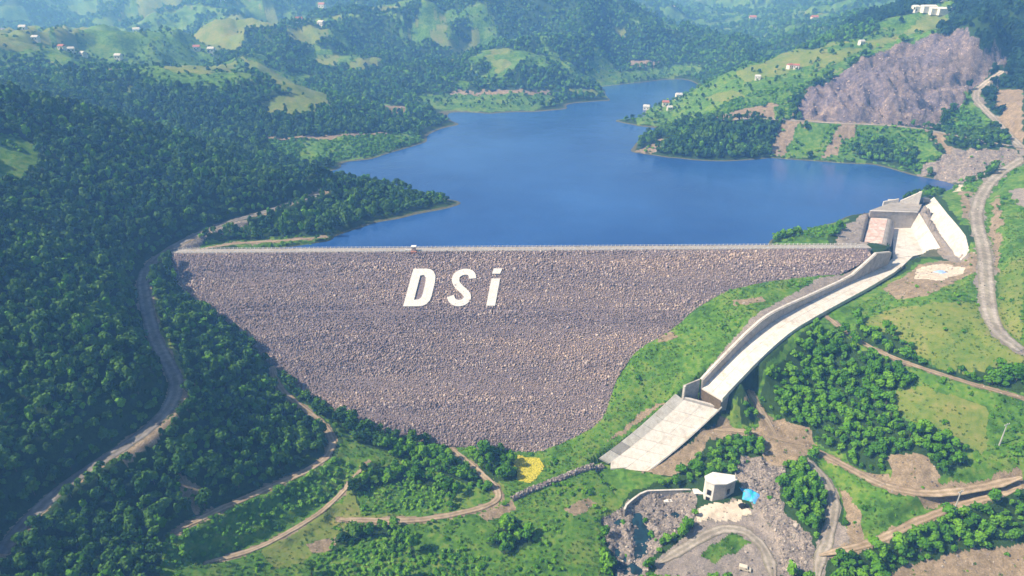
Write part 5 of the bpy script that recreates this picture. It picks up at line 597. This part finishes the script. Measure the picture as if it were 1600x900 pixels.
# tarpaulin, tyres, vehicles
def sheet(name,poly,h,mat,label,cat):
    poly=np.array(poly,float);c=poly[:,:2].mean(0);n=len(poly);V=[];F=[];R_=7;S_=40
    pr=raycut(poly[:,:2],c,np.linspace(0,2*np.pi,S_,endpoint=False))
    for i in range(R_+1):
        for k in range(S_):
            p=c+(pr[k]-c)*(i/R_ if i else .02); z=gz(*p)+h*(1-(i/R_)**2)+.12+.12*math.sin(k*1.7+i)+RNG.uniform(0,.1); V.append((*p,z if i<R_ else gz(*p)+.02))
    for i in range(R_):
        for k in range(S_): F.append((i*S_+k,(i+1)*S_+k,(i+1)*S_+(k+1)%S_,i*S_+(k+1)%S_))
    F.append(tuple(range(S_-1,-1,-1))[::-1])
    return tag(obj(name,mesh(name,V,F,True),mat),label,cat)
tm_=Mat('blue_tarpaulin',.5); q=tm_.noise(.22,2); tm_.color(tm_.ramp(q,[(.42,(.06,.25,.75)),(.5,(.03,.50,.55)),(.6,(.12,.35,.8))]))
sheet('tarpaulin',[(99.4,232.6),(102.8,231.6),(104.2,229.9),(107.2,227.2),(105.2,225.6),(104,223.8),(102,226.0),(99.4,227.0),(100.6,229.8)],.7,tm_.m,'blue and turquoise tarpaulin spread over a heap beside the gatehouse','tarpaulin')
sheet('tarpaulin',[(232.5,344.5),(236.5,344),(237.5,340),(234,339)],.9,simple('pale_blue_plastic',(.22,.36,.68),(.4,.55,.85),.6,.5),'pale blue plastic sheet on the light rubble near the right road','tarpaulin')
def car(name,loc_,rz,L,paint,label,cat,van=False):
    r=tag(empty(name,loc_,rz),label,cat); W=1.8; H=1.5 if not van else 2.1
    hz=.95; prof=[(-L/2,.35),(-L/2,hz-.1),(-L/2+.15,hz),(L/2-.5,hz-.05),(L/2,hz-.25),(L/2,.35)] if not van else [(-L/2,.4),(-L/2,H),(L/2-1.6,H),(L/2-1.0,1.25),(L/2-.1,1.05),(L/2,.9),(L/2,.4)]
    def ext(nm,pf,w,mat,par):
        V=[(x,-w/2,z) for x,z in pf]+[(x,w/2,z) for x,z in pf];n=len(pf);F=[tuple(range(n)),tuple(range(2*n-1,n-1,-1))]+[(i,i+n,(i+1)%n+n,(i+1)%n) for i in range(n)]
        bm=bmesh.new();vs=[bm.verts.new(q) for q in V]
        for q in F: bm.faces.new([vs[i] for i in q])
        bmesh.ops.recalc_face_normals(bm,faces=bm.faces); bmesh.ops.bevel(bm,geom=list(bm.edges),offset=.07,segments=1,affect='EDGES')
        me=bpy.data.meshes.new(nm);bm.to_mesh(me);bm.free();return obj(nm,me,mat,par)
    ext('body',prof,W,paint,r)
    gl=M_dark
    if van: ext('windscreen',[(L/2-1.63,1.95),(L/2-1.08,1.3),(L/2-1.0,1.34),(L/2-1.55,1.99)],W-.25,gl,r); ext('side_window',[(L/2-2.3,1.3),(L/2-2.3,1.85),(L/2-1.75,1.85),(L/2-1.35,1.3)],W+.04,gl,r)
    else: ext('cabin',[(-L/2+.25,hz-.02),(-L/2+.7,H-.1),(L/2-1.9,H-.1),(L/2-1.15,hz-.04)],W-.16,gl,r); ext('roof',[(-L/2+.65,H-.1),(-L/2+.8,H),(L/2-2.0,H),(L/2-1.85,H-.1)],W-.2,paint,r)
    for x in(-L/2+.85,L/2-.9):
        for y in(-W/2+.05,W/2-.05):
            bm=bmesh.new();bmesh.ops.create_cone(bm,cap_ends=True,segments=14,radius1=.36,radius2=.36,depth=.26);bmesh.ops.rotate(bm,verts=bm.verts,matrix=Matrix.Rotation(math.pi/2,3,'X'));bmesh.ops.translate(bm,verts=bm.verts,vec=(x,y,.36))
            me=bpy.data.meshes.new('wheel');bm.to_mesh(me);bm.free();obj('wheel',me,M_dark,r)
    return r
pb=simple('black_car_paint',(.012,.012,.014),(.02,.02,.022),1,.35); pc=simple('cream_paint',(.62,.57,.48),(.7,.65,.56),1,.45)
car('parked_car',(99.1,223.4,gz(99.1,223.4)+.05),.1,4.4,pb,'small black car parked on pale gravel below the blue tarpaulin','car')
car('parked_van',(91.5,194.4,gz(91.5,194.4)+.05),-.35,4.6,pc,'cream van standing on the gravel loop at the bottom','van',True)
# poles
M_pole=simple('grey_pole',(.36,.36,.36),(.5,.5,.5),1,.8)
def pole(x,y,hh,label):
    z=gz(x,y); r=tag(empty('utility_pole',(x,y,z)),label,'utility pole','utility poles on the right bank')
    V=[];F=[]
    for i,(rad,zz_) in enumerate(((.32,-.5),(.16,hh))): V+=[(rad*math.cos(t),rad*math.sin(t),zz_) for t in np.arange(8)*math.pi/4]
    F=[(k,(k+1)%8,8+(k+1)%8,8+k) for k in range(8)]+[tuple(range(8,16))]
    obj('shaft',mesh('shaft',V,F),M_pole,r); o=box('crossarm',(0,0,hh-.7),(3.2,.22,.22),M_pole,r,.4)
    for k in(-1.4,0,1.4): box('insulator',(k*math.cos(.4),k*math.sin(.4),hh-.4),(.16,.16,.4),M_white,r)
(x1,y1,_),(x2,y2,_)=D['spots']['pole']
pole(x1,y1,11,'thin grey utility pole with crossarm on the green slope of the right bank'); pole(x2,y2,10.5,'thin grey utility pole standing beside the lower dirt road')
# stuff : boulders in stream bed, quarry, rubble
def inzone(cls,n,box_,size,proto,name,spread=1,lift=.0):
    x=RNG.uniform(box_[0],box_[1],n);y=RNG.uniform(box_[2],box_[3],n); c=classify(x,y); k=np.isin(c,cls); x,y=x[k],y[k]; z=ground_z(x,y)+lift
    s=size*np.exp(RNG.normal(0,.45,len(x))); 
    return scatter(name,np.stack([x,y,z],-1),np.stack([s*1.2,s,s*.9],-1),RNG.uniform(0,6.28,(len(x),3)),proto)
inzone([6],4200,(30,135,175,245),.85,rb,'boulders')
inzone([5,4,8],9000,(30,300,175,450),.55,rb,'rubble')
qb=protos([rock_mesh('quarry_block',300+k,M_qrock) for k in range(5)])
inzone([7,6],11000,(250,560,500,820),.85,qb,'quarry_rubble')
# stream water and pools
sm=Mat('stream_water',.15); sm.color(sm.ramp(sm.noise(.3,3),[(.4,(.01,.025,.035)),(.6,(.015,.05,.07))]))

sw=[(44,222),(52,229),(58,234.5),(82,234.5),(84,229),(72,222),(62,210),(56,198),(60,170),(38,170),(40,190),(42,205)]
tag(obj('stream_water',mesh('stream_water',[(x,y,-61.75) for x,y in sw],[range(len(sw))]),sm.m),kind='structure')
# grass tufts
def tuft_mesh(name,seed):
    r=np.random.default_rng(seed);n=16;t=r.uniform(0,6.28,n);d=np.stack([np.cos(t),np.sin(t),np.zeros(n)],-1);b=r.normal(0,.28,(n,3));b[:,2]=0;s=np.cross(d,(0,0,1.));hh=r.uniform(.35,.8,n)[:,None]
    v=np.stack([b-s*.14,b+s*.14,b+s*.05+d*.3+np.array([0,0,1.])*hh,b-s*.05+d*.3+np.array([0,0,1.])*hh],1).reshape(-1,3)
    me=fast_mesh(name,v,np.arange(4*n).reshape(n,4)); me.materials.append(M_grassl); return me
# ---------------- trees ----------------
def leafmat(name,ramp,trans=True):
    m=Mat(name,.7); oi=m.n('ShaderNodeObjectInfo'); geo=m.n('ShaderNodeNewGeometry')
    f=m.math('ADD',m.math('MULTIPLY',oi.outputs['Random'],.55),m.math('MULTIPLY',m.noise(.03,4,.6,geo.outputs['Position']),.55))
    f=m.math('ADD',f,m.math('MULTIPLY',m.math('SUBTRACT',m.noise(1.1,2,.6,geo.outputs['Position']),.5),.35))
    m.color(m.ramp(f,ramp)); m.b.inputs['Specular IOR Level'].default_value=.15
    return m.m
M_leaf=leafmat('broadleaf_leaves',[(.2,(.012,.048,.007)),(.5,(.032,.105,.010)),(.8,(.085,.19,.018))])
M_leafb=leafmat('bright_leaves',[(.2,(.034,.125,.007)),(.5,(.075,.225,.009)),(.8,(.14,.32,.016))])
M_leafd=leafmat('dark_needles',[(.2,(.008,.032,.016)),(.5,(.014,.055,.022)),(.8,(.028,.085,.03))])
M_grassl=leafmat('grass_blades',[(.2,(.05,.13,.015)),(.5,(.09,.20,.022)),(.8,(.17,.25,.045))])
M_bark=simple('bark',(.07,.055,.04),(.14,.11,.085),3,.95)
def crown_mesh(name,seed,n,rx,rz,leaf,mats,zc=1.15,blobs=10,low=-.35):
    r=np.random.default_rng(seed); B=[]
    for k in range(blobs):
        t=r.uniform(0,6.28); q=math.sqrt(r.uniform(0,1))*.62; B.append((q*math.cos(t)*rx,q*math.sin(t)*rx,zc+r.uniform(-.45,.6)*rz*(1-.4*q),r.uniform(.27,.52)))
    B[0]=(0,0,zc+.3*rz,.5); B=np.array(B); b=B[r.integers(0,blobs,n)]
    d=r.normal(size=(n,3)); d[:,2]=np.where(d[:,2]<low,-d[:,2]*.6,d[:,2]); d/=np.linalg.norm(d,axis=1)[:,None]
    p=b[:,:3]+d*np.stack([rx*np.ones(n),rx*np.ones(n),rz*np.ones(n)],-1)*(b[:,3]*r.uniform(.8,1.08,n))[:,None]
    nn=d+r.normal(size=(n,3))*.42; nn[:,2]+=.25 if not low>-.2 else .6; nn/=np.linalg.norm(nn,axis=1)[:,None]
    t=np.cross(nn,r.normal(size=(n,3))); t/=np.linalg.norm(t,axis=1)[:,None]; u=np.cross(nn,t); s=(leaf*r.uniform(.6,1.25,n))[:,None]
    v=np.stack([p-t*s-u*s*.6,p+t*s*.9-u*s*.75,p+t*s+u*s*.7,p-t*s*.8+u*s*.8],1).reshape(-1,3)
    me=fast_mesh(name,v,np.arange(4*n).reshape(n,4)); me.materials.append(mats); return me
def trunk_data(h,r0,seed):
    r=random.Random(seed);V=[];F=[]
    def tube(a,b,ra,rb,n=6):
        a=np.array(a,float);b=np.array(b,float);d=(b-a)/np.linalg.norm(b-a);t=np.cross(d,(.3,.9,.2));t/=np.linalg.norm(t);u=np.cross(d,t);k=len(V)
        for p,q in((a,ra),(b,rb)):
            for j in range(n): V.append(p+(t*math.cos(6.283*j/n)+u*math.sin(6.283*j/n))*q)
        for j in range(n): F.append((k+j,k+(j+1)%n,k+n+(j+1)%n,k+n+j))
    tube((0,0,-.25),(.03,.02,h*.5),r0,r0*.75);tube((.03,.02,h*.48),(.0,.05,h),r0*.75,r0*.3)
    for j in range(3):
        t=j*2.1+r.random(); tube((.02,.02,h*(.45+.12*j)),(.45*math.cos(t),.45*math.sin(t),h*(.8+.1*j)),r0*.45,r0*.15,5)
    return V,F
def trunk_mesh(name,h,r0,seed): V,F=trunk_data(h,r0,seed); me=mesh(name,V,F,True); me.materials.append(M_bark); return me
# unit trees: crown radius about 1, height about 2.2
TREE=[(crown_mesh('crown',10+k,300,1,.95+.12*(k%3),.16,M_leaf),trunk_mesh('trunk',1.2,.075,k)) for k in range(6)]
TREEB=[(crown_mesh('crown',40+k,300,1,.95+.1*k,.16,M_leafb),trunk_mesh('trunk',1.2,.075,40+k)) for k in range(3)]
BUSH=[(crown_mesh('foliage',60+k,190,1,.7,.17,M_leafb,.45,6,-.1),trunk_mesh('stem',.5,.06,60+k)) for k in range(4)]
BUSHD=[(crown_mesh('foliage',70+k,190,1,.7,.17,M_leaf,.45,6,-.1),trunk_mesh('stem',.5,.06,70+k)) for k in range(3)]
def joined(name,seed,n,mat,rz,leaf,bush=False):
    return crown_mesh(name,seed,n,1,rz,leaf,mat,.45,7,-.1) if bush else crown_mesh(name,seed,n,1,rz,leaf,mat,1.15,10)
near=protos([joined('tree',100+k,210,M_leaf if k<6 else M_leafb,.8+.2*(k%4),.19) for k in range(7)]); nearb=protos([joined('tree',120+k,210,M_leafb,1,.19) for k in range(3)])
fart=protos([joined('far_tree',140+k,80,M_leaf if k<3 else M_leafb,.85,.30) for k in range(5)]); dark=protos([joined('dark_tree',150+k,110,M_leafd,1.15,.25) for k in range(4)])
bushp=protos([joined('bush',160+k,110,M_leafb,.7,.22,True) for k in range(4)])
M_leafv=leafmat('vivid_leaves',[(.2,(.07,.21,.014)),(.5,(.13,.33,.022)),(.8,(.20,.40,.04))])
vivp=protos([joined('low_bush',170+k,110,M_leafv,.7,.22,True) for k in range(4)])
# candidate positions
def jgrid(x0,x1,y0,y1,s):
    X,Y=np.meshgrid(np.arange(x0,x1,s),np.arange(y0,y1,s)); return (X+RNG.uniform(-.48,.48,X.shape)*s).ravel(),(Y+RNG.uniform(-.48,.48,X.shape)*s).ravel()
def free(x,y,pad=1.2):
    k=np.ones(len(x),bool)
    for nm,pts in D['roads'].items():
        dd,_=polyline_near(x,y,pts,WIDTH[nm]+pad+1); k&=dd>WIDTH[nm]+pad
    k&=~inpoly(x,y,BDP[:,:2]); u=(x-DA[0])*DX[0]+(y-DA[1])*DX[1]; v=-((x-DA[0])*DN[0]+(y-DA[1])*DN[1]); k&=~((u>-4)&(u<CL+6)&(v>-1.5)&(v<CREST_W+12)&(ground_z(x,y)<7))
    s=(x-C0[0])*CD[0]+(y-C0[1])*CD[1]; o=(x-C0[0])*CR[0]+(y-C0[1])*CR[1]; k&=~((s>-30)&(s<170)&(o>-7)&(o<15))
    k&=~inpoly(x,y,[(205,365),(205,440),(255,460),(300,462),(300,450),(272,360),(225,352)])
    a0,a1=LOW_T;b0,b1=LOW_B; ax=(b0-a0)[:2];L=np.hypot(*ax);ax=ax/L;px=np.array([-ax[1],ax[0]]); s=(x-a0[0])*ax[0]+(y-a0[1])*ax[1]; o=(x-a0[0])*px[0]+(y-a0[1])*px[1]; k&=~((s>-12)&(s<L+6)&(o>-7)&(o<22))
    k&=~((np.abs(x-91)<9)&(np.abs(y-231)<7)); k&=~((x>94)&(x<109)&(y>215)&(y<234)); k&=~((x>84)&(x<98)&(y>184)&(y<197)); k&=~((x>45)&(x<84)&(y>224)&(y<239))
    return k
def inview(x,y,m=.06): return np.abs(np.arctan2(x,y))<math.radians(44+6)
def proj_size(x,y,z,r):
    dz=z-156;dep=y*math.cos(math.radians(25.5))-dz*math.sin(math.radians(25.5)); u=x/dep*1067/800; v=-(y*math.sin(math.radians(25.5))+dz*math.cos(math.radians(25.5)))/dep*1067/450
    return np.where((np.abs(u)<1.02)&(np.abs(v)<1.02)&(dep>0),r/dep,0)
# near woods
x,y=jgrid(-480,420,150,700,2.85); m=free(x,y)&inview(x,y); x,y=x[m],y[m]; c=classify(x,y); z=ground_z(x,y); dist=np.hypot(x,y); pr=RNG.random(len(x)); clump=fbm(x/22,y/22,77,3)
tree=(c==0)&(z>1.0)|(c==0)&(y<365)
big=dist>520; tree&=~(big&(pr<.3))
bsh=((c==1)&(clump+pr*.7>.30))|((c==2)&(clump>.22)&(pr<.35))|((c==3)&(pr<.035))|((c==9)&(pr<.95))|((c==4)&(pr<.05))|((c==6)&(pr<.03))
bsh&=(z>.8)|(y<365)
right=x>60
bx,by=jgrid(-230,330,160,420,2.3); mm=free(bx,by,.6)&inview(bx,by); bx,by=bx[mm],by[mm]; bc=classify(bx,by); bz=ground_z(bx,by); bp=RNG.random(len(bx)); bcl=fbm(bx/14,by/14,79,3)
bsel=((bc==9)&(bp<.92))|((bc==2)&(bcl>.18)&(bp<.30))|((bc==2)&(bx<48)&(by<242)&(bcl>-.08)&(bp<.38))|((bc==1)&(bcl+bp*.5>.22))|((bc==3)&(bcl>.25)&(bp<.1))|((bc==4)&(bp<.03))
bsh&=(dist>430)|((c!=9)&(c!=2)&(c!=1)&(c!=3)&(c!=4))
def pack(sel,r0,r1): r=r0+(r1-r0)*RNG.random(sel.sum())**1.5*(1+.25*clump[sel]); return x[sel],y[sel],z[sel],np.where(dist[sel]>520,r*1.25,r)
tx,ty,tz,tr=pack(tree,1.25,3.0); bx_,by_,bz_,br_=pack(bsh,.8,1.9); r_=RNG.uniform(.55,1.35,bsel.sum())*(1+.5*bcl[bsel]); bx_,by_,bz_,br_=[np.concatenate(q) for q in((bx_,bx[bsel]),(by_,by[bsel]),(bz_,bz[bsel]),(br_,r_))]
tb=(tx>60)&(ty<420)|((tx>-60)&(ty<262))
def take(px,py,pz,rr,n):
    s=proj_size(px,py,pz,rr); i=np.argsort(-s)[:n]; i=i[s[i]>0]; k=np.zeros(len(px),bool); k[i]=True; return k
tk=take(tx,ty,tz,tr,300); bk=take(bx_,by_,bz_,br_,260)
LAND=[('the gatehouse',90,231),('the blue tarpaulin',103,228),('the yellow flower patch',6,254),('the foot of the lower chute',55,252),('the step between the two chutes',90,272),('the curved channel wall',60,235),
 ('the cream van',91,194),('the low rubble wall',22,244),('the left end of the dam crest',-195,358),('the utility pole on the slope',D['spots']['pole'][0][0],D['spots']['pole'][0][1]),('the utility pole by the lower road',D['spots']['pole'][1][0],D['spots']['pole'][1][1])]
RDN=dict(R1='the winding left road',R5='the wide right road',R6='the right meadow track',R7='the upper right dirt road',R8='the lower right dirt road',R9='the chute-side track',R9b='the chute-side track',R10='the grey service track',R11='the gatehouse gravel loop',R12='the curved left track',R13='the left valley track',R14='the dam toe track')
ROADP=[(k,np.array(D['roads'][k])) for k in RDN]
def region(x,y):
    """a phrase for the nearest thing one can find"""
    best=min(LAND,key=lambda q:math.hypot(q[1]-x,q[2]-y)); bd_=math.hypot(best[1]-x,best[2]-y)
    rn,rd,rs_=None,1e9,0
    for k,p in ROADP:
        dd=np.hypot(p[:,0]-x,p[:,1]-y); i=int(dd.argmin())
        if dd[i]<rd: rn,rd,ri,rp=k,dd[i],i,p
    dm=float(np.hypot(BD[:,0]-x,BD[:,1]-y).min())
    if bd_<9: return 'close to '+best[0]
    if dm<7: return 'at the edge of the dam face '+('on its left side' if x<-40 else 'on its right side' if x>20 else 'along its toe')
    q=min(ri+1,len(rp)-1);p0_=max(ri-1,0); cr_=(rp[q][0]-rp[p0_][0])*(y-rp[ri][1])-(rp[q][1]-rp[p0_][1])*(x-rp[ri][0])
    side='above ' if float(ground_z(x,y)[0])>rp[ri][2]+.8 else 'below '
    dist_='right beside ' if rd<5 else 'just '+side if rd<13 else side if rd<28 else 'well '+side if rd<60 else 'far '+side
    part=''
    if rn=='R1': part=['the lowest stretch of ','the lower bend of ','the middle of ','the upper part of '][min(3,int(4*ri/len(rp)))]
    elif len(rp)>5:
        zs_=rp[:,2]; t_=(rp[ri][2]-zs_.min())/(zs_.max()-zs_.min()+1e-6) if zs_.max()-zs_.min()>6 else (rp[ri][0]-rp[:,0].min())/(rp[:,0].max()-rp[:,0].min()+1e-6)
        nm_=('the lower end of ','the middle of ','the upper end of ') if zs_.max()-zs_.min()>6 else ('the left end of ','the middle of ','the right end of ')
        part=nm_[min(2,int(t_*3))]
    return dist_+part+RDN[rn]
def plant(name,kinds,px,py,pz,rr,cat,desc,grp,hs=1.0):
    med=np.median(rr) if len(rr) else 1
    for i in range(len(px)):
        cm,tm2=kinds[i%len(kinds)]; e=empty(name,(px[i],py[i],pz[i]-.1),RNG.uniform(0,6.28)); rg=region(px[i],py[i])
        near_=np.sort(np.hypot(px-px[i],py-py[i]))[1] if len(px)>1 else 9
        sz='big ' if rr[i]>med*1.22 else 'small ' if rr[i]<med*.8 else ''
        sz+='lone ' if near_>9 and len(rg.split())<12 else ''
        lb=sz+desc+' '+rg
        while len(lb.replace('-',' ').split())>16 and sz: sz=' '.join(sz.split()[:-1]); sz+=' ' if sz else ''; lb=sz+desc+' '+rg
        tag(e,lb,cat,grp)
        for nm,me in((cm.name.split('.')[0],cm),(tm2.name.split('.')[0],tm2)):
            o=bpy.data.objects.new(nm,me); COL.objects.link(o); o.parent=e
        e.scale=(rr[i]*RNG.uniform(.82,1.15),rr[i]*RNG.uniform(.82,1.15),rr[i]*RNG.uniform(.85,1.4))
m1=tk&tb;m2=tk&~tb
plant('broadleaf_tree',TREE,tx[m2],ty[m2],tz[m2],tr[m2],'tree','dark green tree','dark broadleaf trees in the woods')
plant('broadleaf_tree',TREEB,tx[m1],ty[m1],tz[m1],tr[m1],'tree','bright green tree','bright broadleaf trees')
plant('bush',BUSH,bx_[bk],by_[bk],bz_[bk],br_[bk],'bush','low green bush','green bushes')
def sc(name,px,py,pz,rr,pr_):
    n=len(px); rot=np.zeros((n,3)); rot[:,2]=RNG.uniform(0,6.28,n); rot[:,:2]=RNG.normal(0,.08,(n,2)); s=np.stack([rr*RNG.uniform(.78,1.2,n),rr*RNG.uniform(.78,1.2,n),rr*RNG.uniform(.75,1.5,n)],-1)
    return scatter(name,np.stack([px,py,pz-.1],-1),s,rot,pr_)
nb=~tk&tb; nd=~tk&~tb
sc('woodland',tx[nd],ty[nd],tz[nd],tr[nd],near); sc('woodland',tx[nb],ty[nb],tz[nb],tr[nb],nearb)
hb=(classify(bx_,by_)==9)&~bk; sc('bright_undergrowth',bx_[hb],by_[hb],bz_[hb],br_[hb]*1.25,vivp); bk=bk|hb
sc('undergrowth',bx_[~bk],by_[~bk],bz_[~bk],br_[~bk],bushp)
gx_,gy_=jgrid(-230,330,165,420,1.5); mm=free(gx_,gy_,.2)&inview(gx_,gy_); gx_,gy_=gx_[mm],gy_[mm]; gc_=classify(gx_,gy_); gn=fbm(gx_/9,gy_/9,83,3); gp=RNG.random(len(gx_)); mm=(np.isin(gc_,(2,9))&(gp<.55+gn))|((gc_==3)&(gp<.35+gn*.6))|((gc_==1)&(gp<.6))|((gc_==4)&(gp<.06)); gx_,gy_=gx_[mm],gy_[mm]
M_t=protos([tuft_mesh('grass_tuft',400+k) for k in range(4)]); sc('grass',gx_,gy_,ground_z(gx_,gy_),RNG.uniform(.5,1.1,len(gx_)),M_t)
print('near trees',len(tx),'bushes',len(bx_))
# far woods
x,y=jgrid(-2300,2300,700,3600,5.2); d_=np.hypot(x,y); m=inview(x,y)&(RNG.random(len(x))<np.clip((1150/d_)**1.6,0,1)); x,y=x[m],y[m]; c=classify(x,y); z=ground_z(x,y); pr=RNG.random(len(x))
k=(z>1.2)&free(x,y)&(((c==0))|((c==1)&(pr<.35))|((c==3)&(pr<.05)))
dk=k&(x>430)&(y<1000); k2=k&~dk; r=RNG.uniform(1.7,3.2,len(x))*np.clip(np.hypot(x,y)/1150,1,1.8)*np.where(c==0,1,.7)
sc('far_woodland',x[k2],y[k2],z[k2],r[k2],fart)
x2,y2=jgrid(430,760,560,960,4.6); c2=classify(x2,y2); z2=ground_z(x2,y2); k=(c2==0)&free(x2,y2); sc('hilltop_woodland',x2[k],y2[k],z2[k],RNG.uniform(2.4,3.8,k.sum()),dark)
print('far trees',k2.sum())
# single trees
def lone(name,x,y,r,h,kind,label,cat='tree'):
    e=tag(empty(name,(x,y,gz(x,y)-.1),1.0),label,cat)
    for nm,me in(('crown',kind[0]),('trunk',kind[1])): o=obj(nm,me,None,e)
    e.scale=(r,r,h/2.2)
lone('broadleaf_tree',37.5,197.5,3.6,9.5,TREEB[0],'tall bright green leafy tree at the edge of the rocky stream bed')
px,py,_=D['spots']['poplar'][0]; lone('poplar_tree',px,py,5.0,22,TREE[1],'tall dark lone poplar standing up from the ridge of the left hill')
for i,(px,py,_) in enumerate(D['spots']['hedge']):
    e=tag(empty('ridge_tree',(px,py,gz(px,py)-.1),i),'small dark tree in the row along the ridge beside the tall poplar','tree','trees in a row on the ridge')
    for nm,me in(('crown',TREE[i%6][0]),('trunk',TREE[i%6][1])): obj(nm,me,None,e)
    e.scale=(3.2,3.2,4)
# ---------------- houses ----------------
def house(x,y,s,roofm,label,rz):
    z=gz(x,y); r=tag(empty('house',(x,y,z),rz),label,'house','far houses on the hills')
    w,d,hh=8*s,6.5*s,5*s
    box('wall',(0,0,hh/2-1),(w,d,hh+2),M_wall,r)
    V=[(-w/2-.4,-d/2-.4,hh),(w/2+.4,-d/2-.4,hh),(w/2+.4,d/2+.4,hh),(-w/2-.4,d/2+.4,hh),(-w/2,0,hh+2.2*s),(w/2,0,hh+2.2*s)]
    obj('roof',mesh('roof',V,[(0,1,5,4),(2,3,4,5),(1,2,5),(3,0,4),(3,2,1,0)]),roofm,r)
    for k in(-1,1): box('window',(k*w*.25,-d/2,hh*.55),(1.3*s,.12,1.4*s),M_dark,r)
def hreg(x,y):
    if x<-250: return 'the far left hillside'
    if x<250: return 'the far hills beyond the lake'
    return 'the ridge right of the lake' if y<1000 else 'the far valley on the right'
for i,(x,y,_,t) in enumerate(D['spots']['house']):
    s=.7 if y<780 else .9 if y<900 else min(1.9,y/900)
    house(x,y,s,M_red if t=='r' or i%3==0 else M_grate,('tiny white house with a red roof on ' if t=='r' or i%3==0 else 'tiny white house with a pale roof on ')+hreg(x,y),RNG.uniform(-.5,.5))
for i,(x,y,_,t) in enumerate(D['spots']['hall']):
    r=tag(empty('hall',(x,y,gz(x,y)),.1),('leftmost','second from left','third from left','rightmost')[i]+' long low white hall in the row on the ridge above the quarry' if t==0 else 'small white block standing behind the row of long halls','hall','white halls above the quarry')
    L_=(16,8,5) if t==0 else (7,7,6); box('wall',(0,0,L_[2]/2-1),(L_[0],L_[1],L_[2]+2),M_wall,r)
    w,d,hh=L_; V=[(-w/2-.4,-d/2-.4,hh),(w/2+.4,-d/2-.4,hh),(w/2+.4,d/2+.4,hh),(-w/2-.4,d/2+.4,hh),(-w/2,0,hh+1.6),(w/2,0,hh+1.6)]
    obj('roof',mesh('roof',V,[(0,1,5,4),(2,3,4,5),(1,2,5),(3,0,4),(3,2,1,0)]),M_white,r)
# ---------------- air ----------------
hz=bpy.data.materials.new('haze'); hz.use_nodes=True; t=hz.node_tree; t.nodes.remove(t.nodes['Principled BSDF']); pv=t.nodes.new('ShaderNodeVolumePrincipled'); pv.inputs['Color'].default_value=(.19,.46,1.0,1); pv.inputs['Absorption Color'].default_value=(1,1,1,1); pv.inputs['Density'].default_value=0.00051; pv.inputs['Anisotropy'].default_value=.1
t.links.new(pv.outputs[0],t.nodes['Material Output'].inputs['Volume'])
o=box('haze',(0,0,0),(1,1,1),hz,None); o.data.materials.clear(); o.data.materials.append(hz); zt=float(GZ.max())+25; zb=float(GZ.min())-1.5
o.scale=(9800,9800,zt-zb); o.location=(0,0,(zt+zb)/2); tag(o,'pale blue haze filling the valley air','haze',kind='stuff')

# labels shared by a few look-alikes: say which one by its order from the left
byl={}
for o in list(SC.objects):
    if o.parent is None and o.get('category') and o.get('label'): byl.setdefault(o['label'],[]).append(o)
ORD=['leftmost','second from left','third from left','fourth from left','fifth from left','sixth from left','seventh from left','eighth from left','ninth from left']
for lab_,os_ in byl.items():
    n=len(os_)
    if n<2 or n>9: continue
    os_.sort(key=lambda o:o.location.x/(o.location.y*.9026+(156-o.location.z)*.4305))
    for i,o in enumerate(os_):
        t_=ORD[i] if i<n-1 else 'rightmost'
        if len((lab_+' '+t_).replace('-',' ').split())<=15: o['label']=lab_+', '+t_
